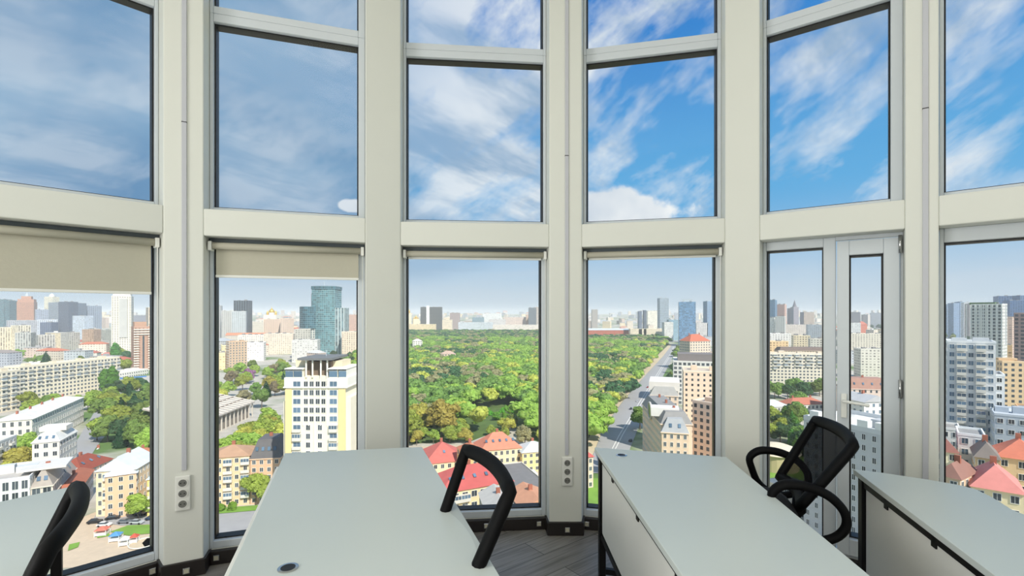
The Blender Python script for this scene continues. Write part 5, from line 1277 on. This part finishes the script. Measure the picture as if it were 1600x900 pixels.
b_ = bba('town_house', 'house with a wide pink metal roof nearest the right desk', 1518, 118, 1600, math.radians(-40), 766, 14, wall=(244, 226, 182), near=True, fh=3.4, bw=3.2, roof='hip', roofcol=(216, 138, 128), rh=5, roofwin=1)
b_ = bba('town_house', 'house with an orange-red roof below the grey-blue building', 1556, 146, 1640, math.radians(-40), 718, 13, wall=(226, 200, 160), near=True, fh=3.4, bw=3.2, roof='hip', roofcol=(208, 122, 96), rh=5)
b_ = bb('town_house', 'low dark-roofed house at the last window\'s lower left corner', 1462, 122, 1500, 118, 745, 12, wall=(214, 190, 160), near=True, fh=3.3, bw=3.0, roof='hip', roofcol=(150, 110, 96), rh=3)
b_ = bba('school_building', 'low pale building with dark windows in the green of the last window', 1576, 300, 1640, math.radians(-40), 642, 12, wall=(222, 214, 200), near=True, fh=3.5, bw=3.4)

# ------------------------------------------------------------------ far city: small distant buildings up to the horizon
def free(x, y, r):
    return all((x - a) ** 2 + (y - b) ** 2 > (r + c) ** 2 for a, b, c in footprints)
PAL = [((226, 214, 196), (160, 150, 138)), ((214, 206, 200), (150, 146, 142)), ((232, 226, 214), (170, 164, 154)), ((206, 188, 174), (150, 134, 124)), ((196, 200, 204), (136, 144, 152)), ((234, 218, 186), (176, 160, 132)), ((180, 184, 190), (120, 128, 138))]
far_meshes = []
def far_mesh(k):
    rr = random.Random(k); w, d, h = rr.uniform(16, 44), rr.uniform(12, 20), rr.choice((10, 13, 16, 19, 25, 34)); wc, wi = PAL[k % len(PAL)]
    m = MB(); m.uv = []; cs = [(-w / 2, -d / 2), (w / 2, -d / 2), (w / 2, d / 2), (-w / 2, d / 2)]; off = 0
    for i in range(4):
        p, q = cs[i], cs[(i + 1) % 4]; ln = math.hypot(q[0] - p[0], q[1] - p[1])
        m.add([(*p, -2), (*q, -2), (*q, h), (*p, h)], [(0, 1, 2, 3)]); m.uv += [(off, 0), (off + ln, 0), (off + ln, h), (off, h)]; off += ln
    m.add([(*c, h) for c in cs], [(0, 1, 2, 3)]); m.uv += [(0, .01)] * 4
    wall = m.mesh('wall', [facade_mat(wc, wi, 4, 3.4, .45, .5)])
    r = MB(); kind = k % 3
    if kind == 0: hip_roof(r, -w / 2, w / 2, -d / 2, d / 2, h, 4); rc = rr.choice(((196, 120, 92), (182, 104, 84), (150, 140, 134), (206, 206, 202)))
    else: r.box(-w / 2 - .3, w / 2 + .3, -d / 2 - .3, d / 2 + .3, h, h + 1); r.box(-3, 3, -2, 2, h + 1, h + 4); rc = rr.choice(((196, 190, 182), (170, 168, 166), (222, 218, 210)))
    return wall, r.mesh('roof', [roofing(rc)]), max(w, d) / 2, kind, h
far_meshes = [far_mesh(k) for k in range(18)]
park_poly = [(600, 695), (735, 690), (800, 665), (905, 740), (1028, 555), (1046, 537), (1040, 531.5), (905, 531.5), (880, 523), (560, 523), (560, 560), (500, 600), (500, 700)]
park_w = [gp(*p) for p in park_poly]
def inside(x, y, poly):
    c = False; n = len(poly)
    for i in range(n):
        a, b = poly[i], poly[(i + 1) % n]
        if (a[1] > y) != (b[1] > y) and x < (b[0] - a[0]) * (y - a[1]) / (b[1] - a[1]) + a[0]: c = not c
    return c
def far_city():
    placed = 0; tries = 0; rr = random.Random(5)
    where = ('in the first window', 'in the second window', 'in the third window', 'in the fourth window', 'beyond the glazed door', 'in the last window')
    while placed < 290 and tries < 9000:
        tries += 1
        Y = 640 * (4800 / 640) ** (rr.random() ** 1.1); px_ = rr.uniform(-20, 1620)
        vi = [i for i, (a, b) in enumerate(VIEWS) if a <= px_ <= b]
        if not vi: continue
        x = ray(px_) * Y; k = rr.randrange(18); wl_, rf, rad, kind, h = far_meshes[k]
        if Y < 1000 and h > 20: continue
        if inside(x, Y, park_w) or (Y < 1950 and 540 < px_ < 905) or (Y < 1560 and 560 < px_ < 1062): continue
        rad2 = rad * 0.9
        if not free(x, Y, rad2): continue
        footprints.append((x, Y, rad2)); placed += 1
        hue = ('cream', 'grey-pink', 'pale', 'pinkish brown', 'blue-grey', 'sandy', 'grey')[k % 7]; size = 'low' if h < 14 else 'mid-height' if h < 22 else 'tall'
        tone = 'distant %s %s %s' % (size, hue, ('pitched-roof house', 'flat-roofed block')[0 if kind == 0 else 1])
        band = 'at middle distance' if Y < 1300 else ('towards the horizon' if Y < 2600 else 'on the hazy horizon')
        root = empty('distant_house' if kind == 0 else 'distant_block', (x, Y, gz(Y)), rr.uniform(-.5, .5), '%s %s, %s' % (tone, band, where[vi[0]]), 'building', '%ss %s, %s' % (tone, band, where[vi[0]]))
        link('wall', wl_, root); link('roof', rf, root)
far_city()
def far_mass():
    rr = random.Random(21); m = MB(); m.uv = []; mats = [facade_mat(w, i, 4, 3.4, .45, .5) for w, i in PAL] + [roofing(c) for c in ((190, 186, 180), (190, 122, 96), (160, 156, 152))]
    n = 0
    while n < 1000:
        Y = 1500 * (5600 / 1500) ** rr.random(); x = ray(rr.uniform(-60, 1660)) * Y; p_ = 800 + x / Y * F
        if (Y < 1980 and 520 < p_ < 1000) or (Y < 2800 and 1315 < p_ < 1405) or not free(x, Y, 26): n += 0.1; continue
        n += 1; w, d, h = rr.uniform(14, 46), rr.uniform(12, 22), rr.choice((9, 12, 15, 18, 22, 30, 46)) ; a = rr.uniform(-.5, .5); z0 = gz(Y)
        if h > 40 and p_ > 560 and p_ < 1000: h = 18
        if h > 28: w = min(w, 24)
        M = Matrix.Translation((x, Y, z0)) @ Matrix.Rotation(a, 4, 'Z'); cs = [(-w / 2, -d / 2), (w / 2, -d / 2), (w / 2, d / 2), (-w / 2, d / 2)]; k = rr.randrange(7); off = 0
        for i in range(4):
            p, q = cs[i], cs[(i + 1) % 4]; ln = math.hypot(q[0] - p[0], q[1] - p[1])
            m.add([M @ Vector((*p, -3)), M @ Vector((*q, -3)), M @ Vector((*q, h)), M @ Vector((*p, h))], [(0, 1, 2, 3)], k); m.uv += [(off, 0), (off + ln, 0), (off + ln, h), (off, h)]; off += ln
        r = 7 + (rr.choice((0, 2)) if h > 16 else rr.choice((0, 1, 2)))
        m.add([M @ Vector((*c, h)) for c in cs] + [M @ Vector((-w / 2 + d / 2.2, 0, h + 3)), M @ Vector((w / 2 - d / 2.2, 0, h + 3))] if w > d * 1.1 and h <= 16 else [M @ Vector((*c, h + .01)) for c in cs],
              [(0, 1, 5, 4), (1, 2, 5), (2, 3, 4, 5), (3, 0, 4)] if w > d * 1.1 and h <= 16 else [(0, 1, 2, 3)], r)
        m.uv += [(0, 0)] * (14 if w > d * 1.1 and h <= 16 else 4)
    tag(m.build('distant_town', mats), 'mass of small distant buildings spread to the hazy horizon', 'town', kind='stuff')
far_mass()

# ------------------------------------------------------------------ trees
def leaf_mat(name, c, var=0.18):
    m = bpy.data.materials.new(name); m.use_nodes = True; nt = m.node_tree; b = nt.nodes['Principled BSDF']
    N = nt.nodes.new; L = nt.links.new
    oi = N('ShaderNodeObjectInfo'); geo = N('ShaderNodeNewGeometry'); n = N('ShaderNodeTexNoise'); n.inputs['Scale'].default_value = 0.35; n.inputs['Detail'].default_value = 3
    L(geo.outputs['Position'], n.inputs['Vector'])
    mr = N('ShaderNodeMapRange'); mr.inputs['From Min'].default_value = .3; mr.inputs['From Max'].default_value = .7; mr.inputs['To Min'].default_value = 0.92; mr.inputs['To Max'].default_value = 1.55; L(n.outputs['Fac'], mr.inputs['Value'])
    m2 = N('ShaderNodeMapRange'); m2.inputs['To Min'].default_value = 1 - var; m2.inputs['To Max'].default_value = 1 + var; L(oi.outputs['Random'], m2.inputs['Value'])
    mm = N('ShaderNodeMath'); mm.operation = 'MULTIPLY'; L(mr.outputs[0], mm.inputs[0]); L(m2.outputs[0], mm.inputs[1])
    m3 = N('ShaderNodeMapRange'); m3.inputs['To Min'].default_value = 0.475; m3.inputs['To Max'].default_value = 0.525; L(oi.outputs['Random'], m3.inputs['Value'])
    hs = N('ShaderNodeHueSaturation'); hs.inputs['Color'].default_value = (*lin(c), 1); L(mm.outputs[0], hs.inputs['Value']); L(m3.outputs[0], hs.inputs['Hue'])
    L(hs.outputs[0], b.inputs['Base Color']); b.inputs['Roughness'].default_value = 0.8; b.inputs['Specular IOR Level'].default_value = 0.15
    tr = N('ShaderNodeBsdfTranslucent'); L(hs.outputs[0], tr.inputs[0]); mx = N('ShaderNodeMixShader'); mx.inputs[0].default_value = 0.38
    L(b.outputs[0], mx.inputs[1]); L(tr.outputs[0], mx.inputs[2]); L(mx.outputs[0], nt.nodes['Material Output'].inputs[0])
    return m
KIND = {'bright': ('bright green leafy tree', (154, 172, 80)), 'green': ('mid green leafy tree', (124, 146, 76)), 'dark': ('dark green dense tree', (76, 106, 70)),
        'yellow': ('yellow-green budding tree', (182, 178, 88)), 'olive': ('olive-brown budding tree', (150, 142, 108)), 'purple': ('pink-purple blossoming tree', (176, 130, 160)),
        'white': ('pale blossoming tree', (196, 206, 150)), 'poplar': ('tall narrow poplar', (96, 138, 60)), 'conifer': ('dark pointed conifer', (46, 82, 50)), 'bush': ('round green bush', (116, 164, 62))}
LM = {k: leaf_mat('leaves_' + k, c) for k, (_, c) in KIND.items()}
M_BARK = mat('bark', lin((108, 92, 76)), 0.9, noise=.3, nscale=3)
rng = np.random.default_rng(3)
def leaf_cloud(centres, n, size, seed, squash=0.8):
    """n leaf sprays on the skins of overlapping round masses, plus the masses' solid cores"""
    g = np.random.default_rng(seed); cs = np.array(centres, float)
    wts = cs[:, 3] ** 2; idx = g.choice(len(cs), n, p=wts / wts.sum())
    d = g.normal(size=(n, 3)); d /= np.linalg.norm(d, axis=1)[:, None]; d[:, 2] = np.where(d[:, 2] < -0.5, -d[:, 2], d[:, 2])
    rad = cs[idx, 3] * g.uniform(0.82, 1.08, n)
    p = cs[idx, :3] + d * rad[:, None] * np.array([1, 1, squash])
    nn = d + g.normal(size=(n, 3)) * 0.45; nn /= np.linalg.norm(nn, axis=1)[:, None]
    t = np.cross(nn, g.normal(size=(n, 3))); t /= np.linalg.norm(t, axis=1)[:, None]; b = np.cross(nn, t)
    s = size * g.uniform(0.6, 1.3, n)[:, None]
    v = np.stack([p - t * s * .5 - b * s * .35, p + t * s * .5 - b * s * .3, p + t * s * .35 + b * s * .5, p - t * s * .45 + b * s * .4], 1).reshape(-1, 3)
    return v
_ico = None
def ico():
    global _ico
    if _ico is None:
        bm = bmesh.new(); bmesh.ops.create_icosphere(bm, subdivisions=2, radius=1)
        _ico = ([tuple(v.co) for v in bm.verts], [tuple(v.index for v in f.verts) for f in bm.faces]); bm.free()
    return _ico
def crown_mesh(kind, seed):
    rr = random.Random(seed); m = MB(); cs = []
    if kind in ('poplar', 'conifer'):
        for i in range(9):
            t = i / 8; r = (0.16 * math.sin(PI * min(1, t * .85 + .15)) + .02) if kind == 'poplar' else 0.26 * (1 - t) + .015
            cs.append((rr.uniform(-.02, .02), rr.uniform(-.02, .02), 0.12 + .84 * t, r))
        n, sz = 900, 0.055
    else:
        cs.append((0, 0, .62, .30))
        for i in range(11):
            a = rr.uniform(0, 2 * PI); q = rr.uniform(.16, .30); cs.append((q * math.cos(a), q * math.sin(a), rr.uniform(.42, .82) - q * .35, rr.uniform(.13, .21)))
        for i in range(4): cs.append((rr.uniform(-.12, .12), rr.uniform(-.12, .12), rr.uniform(.78, .88), rr.uniform(.10, .15)))
        n, sz = 1700, 0.06
    iv, jf = ico()
    for (x, y, z, r) in cs:
        m.add([(x + v[0] * r * .86, y + v[1] * r * .86, z + v[2] * r * .7) for v in iv], jf)
    v = leaf_cloud(cs, n, sz, seed); b = len(m.v)
    m.v += [tuple(p) for p in v]; m.f += [(b + 4 * i, b + 4 * i + 1, b + 4 * i + 2, b + 4 * i + 3) for i in range(n)]; m.m += [0] * n
    return m
def trunk_mesh(seed, top=.55):
    rr = random.Random(seed); m = MB(); m.tube([(0, 0, -.05), (.005, 0, .25), (0, .01, top)], [.024, .018, .010], 7)
    for i in range(4):
        a = 2 * PI * i / 4 + rr.uniform(-.4, .4); m.tube([(0, 0, .25 + .05 * i), (.1 * math.cos(a), .1 * math.sin(a), .42 + .05 * i), (.19 * math.cos(a), .19 * math.sin(a), .55 + .05 * i)], [.011, .008, .004], 5)
    return m
CROWN = {}; base_crowns = {}
def crown(kind, v):
    shape = kind if kind in ('poplar', 'conifer') else 'round'
    if (kind, v) not in CROWN:
        if (shape, v) not in base_crowns: base_crowns[(shape, v)] = crown_mesh(shape, 100 + v * 7 + len(shape))
        CROWN[(kind, v)] = base_crowns[(shape, v)].mesh('crown', [LM[kind]])
    return CROWN[(kind, v)]
TRUNKS = [trunk_mesh(i).mesh('trunk', [M_BARK]) for i in range(3)]
tree_pos = []; n_trees = [0]
def tree(x, Y, kind, h, lab, group=None, rr=R):
    o = empty({'bush': 'bush', 'poplar': 'poplar_tree', 'conifer': 'conifer_tree', 'purple': 'blossom_tree', 'white': 'blossom_tree'}.get(kind, 'leafy_tree'), (x, Y, gz(Y)), rr.uniform(0, 6.28), lab, 'bush' if kind == 'bush' else 'tree', group)
    w = h * rr.uniform(.95, 1.25) if kind not in ('poplar', 'conifer') else h * rr.uniform(.9, 1.1)
    v = rr.randrange(4)
    o.scale = (w, w, h); link('crown', crown(kind, v), o)
    if kind == 'bush': o.location.z -= h * .25
    link('trunk', TRUNKS[v % 3], o)
    tree_pos.append((x, Y, w * .42)); n_trees[0] += 1
    return o
def tclear(x, Y, r, k=1.0):
    return all((x - a) ** 2 + (Y - b) ** 2 > ((r + c) * k) ** 2 for a, b, c in tree_pos)
def bclear(x, Y, r):
    return all((x - a) ** 2 + (Y - b) ** 2 > (r + c * .72) ** 2 for a, b, c in footprints)
# --- trees one can single out
for x, y, kind, h, lab in ((690, 684, 'yellow', 24, 'large golden-green spreading tree, biggest above the red metal roof'), (655, 678, 'yellow', 20, 'golden-green tree left of the largest one, beside the broad desk'),
        (640, 690, 'bright', 19, 'bright green tree at the lower left corner of the wood'), (820, 652, 'white', 12, 'pale white blossoming tree on the slope at the right of the third window'),
        (388, 598, 'purple', 16, 'pink-purple blossoming tree in front of the white house fronts'), (820, 696, 'olive', 12, 'olive budding tree right of the red-roofed cream house'),
        (216, 812, 'bright', 10, 'slender light green tree at the corner of the tall cream house'), (400, 790, 'bright', 13, 'leafy light green tree between the brick house and the road'), (345, 798, 'bush', 4, 'round green bush at the roadside below the old brick house'),
        (364, 797, 'bush', 4.5, 'second round green bush, right of the first at the roadside'),
        (1000, 672, 'green', 16, 'green tree between the park road and the ornate beige house'), (1246, 640, 'green', 15, 'tree standing in front of the rust red long roof'),
        (447, 548, 'dark', 17, 'dark round tree in front of the blank podium wall'), (72, 575, 'conifer', 26, 'dark tall conifer left of the long red roof'),
        (180, 568, 'poplar', 34, 'cluster-topped poplar left of the striped brown tower'), (163, 612, 'poplar', 24, 'slim poplar at the end of the long slab block'), (175, 614, 'poplar', 28, 'broader poplar beside the slim one, by the market hall'),
        (1278, 552, 'dark', 14, 'small dark tree beside the cream house above the slab block')):
    p = gp(x, y); tree(p.x, p.y, kind, h, lab)
# --- groups: (pixel polygon of the ground they stand on, count, spacing, kinds, height, where)
GROUPS = (
 ([(618, 702), (618, 684), (735, 674), (802, 668), (802, 690), (742, 695)], 18, .9, ('bright', 'yellow', 'green', 'bright'), (7, 11), 'along the wood\'s foot'),
 ([(733, 668), (733, 643), (802, 638), (802, 662)], 18, .9, ('bush', 'bush'), (4, 7), 'on the grassy slope'),
 ([(150, 690), (140, 650), (175, 625), (225, 615), (262, 612), (262, 715), (200, 718)], 46, 1.0, ('bright', 'green', 'dark', 'conifer', 'green', 'bright'), (13, 19), 'in the grove right of the left road'),
 ([(40, 668), (40, 632), (130, 640), (190, 606), (185, 622), (150, 640)], 14, 1.0, ('bright', 'green', 'bright'), (11, 15), 'in the row before the long cream slab block'),
 ([(0, 760), (0, 715), (50, 690), (60, 720)], 9, .9, ('bright', 'yellow', 'bright'), (9, 13), 'behind the pale stepped wing at the left edge'),
 ([(0, 580), (0, 560), (110, 556), (150, 575), (80, 580)], 16, 1.2, ('bright', 'green', 'dark'), (12, 17), 'behind the cream slab blocks'),
 ([(176, 585), (178, 560), (206, 560), (206, 590)], 6, 1.1, ('dark', 'bright'), (16, 22), 'at the foot of the white tower'),
 ([(330, 640), (330, 590), (400, 580), (452, 575), (452, 700), (400, 640)], 34, 1.0, ('olive', 'green', 'yellow', 'bright', 'olive', 'conifer'), (12, 17), 'on the hill behind the sports hall'),
 ([(330, 740), (340, 690), (445, 662), (445, 720)], 14, 1.0, ('bright', 'yellow', 'bright'), (12, 16), 'between the sports hall and the brick houses'),
 ([(535, 740), (535, 560), (575, 555), (575, 740)], 22, 1.0, ('green', 'bright', 'yellow', 'dark'), (13, 18), 'right of the yellow tower'),
 ([(460, 562), (460, 552), (540, 548), (575, 552), (560, 562)], 8, 1.1, ('green', 'dark', 'bright'), (13, 17), 'at the foot of the tall glass tower'),
 ([(1000, 690), (1035, 600), (1056, 545), (1072, 550), (1048, 610), (1020, 640)], 14, .8, ('green', 'bright', 'dark'), (9, 13), 'in the avenue right of the park road'),
 ([(1187, 628), (1187, 612), (1290, 606), (1290, 625)], 14, .9, ('green', 'dark', 'green'), (12, 16), 'in front of the wide balcony block'),
 ([(1183, 735), (1187, 655), (1262, 650), (1262, 700), (1240, 735)], 20, .9, ('green', 'bright', 'dark', 'poplar'), (11, 16), 'around the round-roofed hall'),
 ([(1325, 700), (1325, 630), (1352, 625), (1352, 700)], 6, .9, ('green', 'bright'), (9, 13), 'beside the white gabled house'),
 ([(1325, 525), (1325, 512), (1395, 512), (1395, 525)], 16, 1.2, ('green', 'dark'), (16, 22), 'on the hill in the door pane'),
 ([(1465, 560), (1465, 520), (1518, 520), (1518, 560)], 16, 1.2, ('green', 'bright', 'dark'), (14, 20), 'left of the white slab tower'),
 ([(1570, 650), (1570, 605), (1640, 605), (1640, 670)], 12, .9, ('bright', 'green'), (11, 15), 'beside the low pale school'),
 ([(1325, 560), (1325, 545), (1346, 545), (1346, 560)], 3, .9, ('bright',), (11, 14), 'left of the white-grey block'),
)
def grow(px_poly, count, k, kinds, hr, where, seed):
    rr = random.Random(seed); poly = [gp(*p) for p in px_poly]; xs = [p.x for p in poly]; ys = [p.y for p in poly]; n = t = 0
    while n < count and t < count * 60:
        t += 1; x = rr.uniform(min(xs), max(xs)); Y = rr.uniform(min(ys), max(ys))
        if not inside(x, Y, poly): continue
        kind = rr.choice(kinds); h = rr.uniform(*hr); r = h * (.42 if kind not in ('poplar', 'conifer') else .2)
        if not bclear(x, Y, r * .6) or not tclear(x, Y, r * k, .62): continue
        pxx = 800 + x / Y * F
        if not in_view(pxx, 5): continue
        sz = 'large' if h > (hr[0] + hr[1]) / 2 else 'small'; pos = (x - min(xs)) / max(1e-6, max(xs) - min(xs)); at_ = 'left side' if pos < .4 else 'right side' if pos > .6 else 'middle'
        nm = KIND[kind][0].replace('round green', 'round green')
        tree(x, Y, kind, h, '%s %s, %s, %s' % (sz, nm, at_.replace('side', 'part'), where), '%s %s group, %s, %s' % (sz, nm, at_, where), rr); n += 1
for i, g in enumerate(GROUPS): grow(*g, 40 + i)

# --- the wood: nearest trees one by one, the rest as one mass
def wood():
    rr = random.Random(77); pts = []
    Y = 270.0
    while Y < 1720:
        step = 11.5 if Y < 800 else 14.0
        x0, x1 = ray(480) * Y, ray(1060) * Y; x = x0 + rr.uniform(0, step)
        while x < x1:
            pts.append((x + rr.uniform(-3.5, 3.5), Y + rr.uniform(-3.5, 3.5))); x += step
        Y += step * .9
    near, rest = [], []
    for x, Y in pts:
        if not inside(x, Y, park_w): continue
        if not bclear(x, Y, 3) or any((x - a) ** 2 + (Y - b) ** 2 < (c + 5) ** 2 for a, b, c in tree_pos): continue
        p_ = 800 + x / Y * F; row = HZ + 75 * F / Y
        if 735 < p_ < 800 and 640 < row < 668 and rr.random() < .8: continue      # open shrubby slope
        (near if (in_view(p_, 4) and p_ > 600 and len(near) < max(0, 285 - n_trees[0])) else rest).append((x, Y, p_))
    def kind_of(x, Y):
        s = math.sin(x * .031 + 1.3) + math.sin(Y * .023 + x * .011) + rr.uniform(-1.1, 1.1)
        row = HZ + 75 * F / Y
        if row < 535: return rr.choice(('dark', 'dark', 'green', 'olive'))
        q = rr.random()
        return ('yellow' if q < .3 and row > 560 else 'bright') if s > .75 else ('green' if q < .8 else 'bright') if s > -.4 else ('olive' if q < .75 else 'yellow') if s > -1.5 else 'dark'
    side = lambda p_: 'of the wood, ' + ('left third window' if p_ < 700 else 'middle of third window' if p_ < 780 else 'right third window' if p_ < 880 else 'left fourth window' if p_ < 960 else 'beside the road')
    for x, Y, p_ in near:
        k = kind_of(x, Y); band = 'front edge' if Y < 330 else ('middle rows' if Y < 400 else 'back rows'); h = rr.uniform(13, 19); sz = 'large' if h > 16 else 'small'
        tree(x, Y, k, h, '%s %s, %s %s' % (sz, KIND[k][0], band, side(p_)), '%s %s group, %s %s' % (sz, KIND[k][0], band, side(p_)), rr)
    iv, jf = ico()
    mats = ['bright', 'green', 'dark', 'yellow', 'olive']; V = []; Fs = []; Mi = []; nb = 0
    base = {}
    for q in range(3):
        r2 = random.Random(q); cs = [(0, 0, .6, .3)] + [(r2.uniform(-.26, .26), r2.uniform(-.26, .26), r2.uniform(.45, .8), r2.uniform(.14, .22)) for _ in range(7)]
        v1 = np.concatenate([np.array([(x + v[0] * r * .9, y + v[1] * r * .9, z + v[2] * r * .75) for v in iv]) for (x, y, z, r) in cs])
        f1 = []
        for i in range(len(cs)): f1 += [tuple(a + i * len(iv) for a in f) for f in jf]
        v2 = leaf_cloud(cs, 260, .11, q + 9); base[q] = (v1, f1, v2)
    tri_v, tri_f, tri_m, quad_f, quad_m = [], [], [], [], []
    for x, Y, p_ in rest:
        v1, f1, v2 = base[rr.randrange(3)]; h = rr.uniform(14, 20); w = h * rr.uniform(.95, 1.2); a = rr.uniform(0, 6.28); c, s = math.cos(a), math.sin(a)
        k = mats.index(kind_of(x, Y)); vv = np.concatenate([v1, v2]); R_ = np.array([[c, s, 0], [-s, c, 0], [0, 0, 1]])
        vv = (vv @ R_) * np.array([w, w, h]) + np.array([x, Y, gz(Y)])
        tri_v.append(vv); tri_f.append(np.array(f1) + nb); tri_m.append(np.full(len(f1), k))
        qf = np.arange(len(v2)).reshape(-1, 4) + nb + len(v1); quad_f.append(qf); quad_m.append(np.full(len(qf), k)); nb += len(vv)
    tv = np.concatenate(tri_v); tf = np.concatenate(tri_f); qf = np.concatenate(quad_f); tm = np.concatenate(tri_m); qm = np.concatenate(quad_m)
    me = bpy.data.meshes.new('woodland'); me.vertices.add(len(tv)); me.vertices.foreach_set('co', tv.astype(np.float32).ravel())
    nl = tf.size + qf.size; me.loops.add(nl); me.loops.foreach_set('vertex_index', np.concatenate([tf.ravel(), qf.ravel()]).astype(np.int32))
    me.polygons.add(len(tf) + len(qf)); ls = np.concatenate([np.arange(len(tf)) * 3, tf.size + np.arange(len(qf)) * 4]).astype(np.int32)
    me.polygons.foreach_set('loop_start', ls); me.polygons.foreach_set('material_index', np.concatenate([tm, qm]).astype(np.int32))
    for k in mats: me.materials.append(LM[k])
    me.update(calc_edges=True); me.validate()
    o = link('forest', me); tag(o, 'mass of further tree crowns of the park wood behind the nearer trees', 'forest', kind='stuff')
    print('trees', n_trees[0], 'near wood', len(near), 'mass', len(rest))
wood()
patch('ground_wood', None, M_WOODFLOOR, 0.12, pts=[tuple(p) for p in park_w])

# ------------------------------------------------------------------ haze over the town
def haze():
    m = bpy.data.materials.new('haze'); m.use_nodes = True; nt = m.node_tree; nt.nodes.clear()
    v = nt.nodes.new('ShaderNodeVolumeScatter'); v.inputs['Color'].default_value = (0.93, 0.965, 1.0, 1); v.inputs['Density'].default_value = 0.00014; v.inputs['Anisotropy'].default_value = -0.2
    o = nt.nodes.new('ShaderNodeOutputMaterial'); nt.links.new(v.outputs[0], o.inputs['Volume'])
    b = MB().box(-9000, 9000, 60, 9000, GZ - 30, 60)
    tag(b.build('haze', m), 'thin haze lying over the distant town', 'haze', kind='stuff')
haze()
SC.cycles.volume_bounces = 1
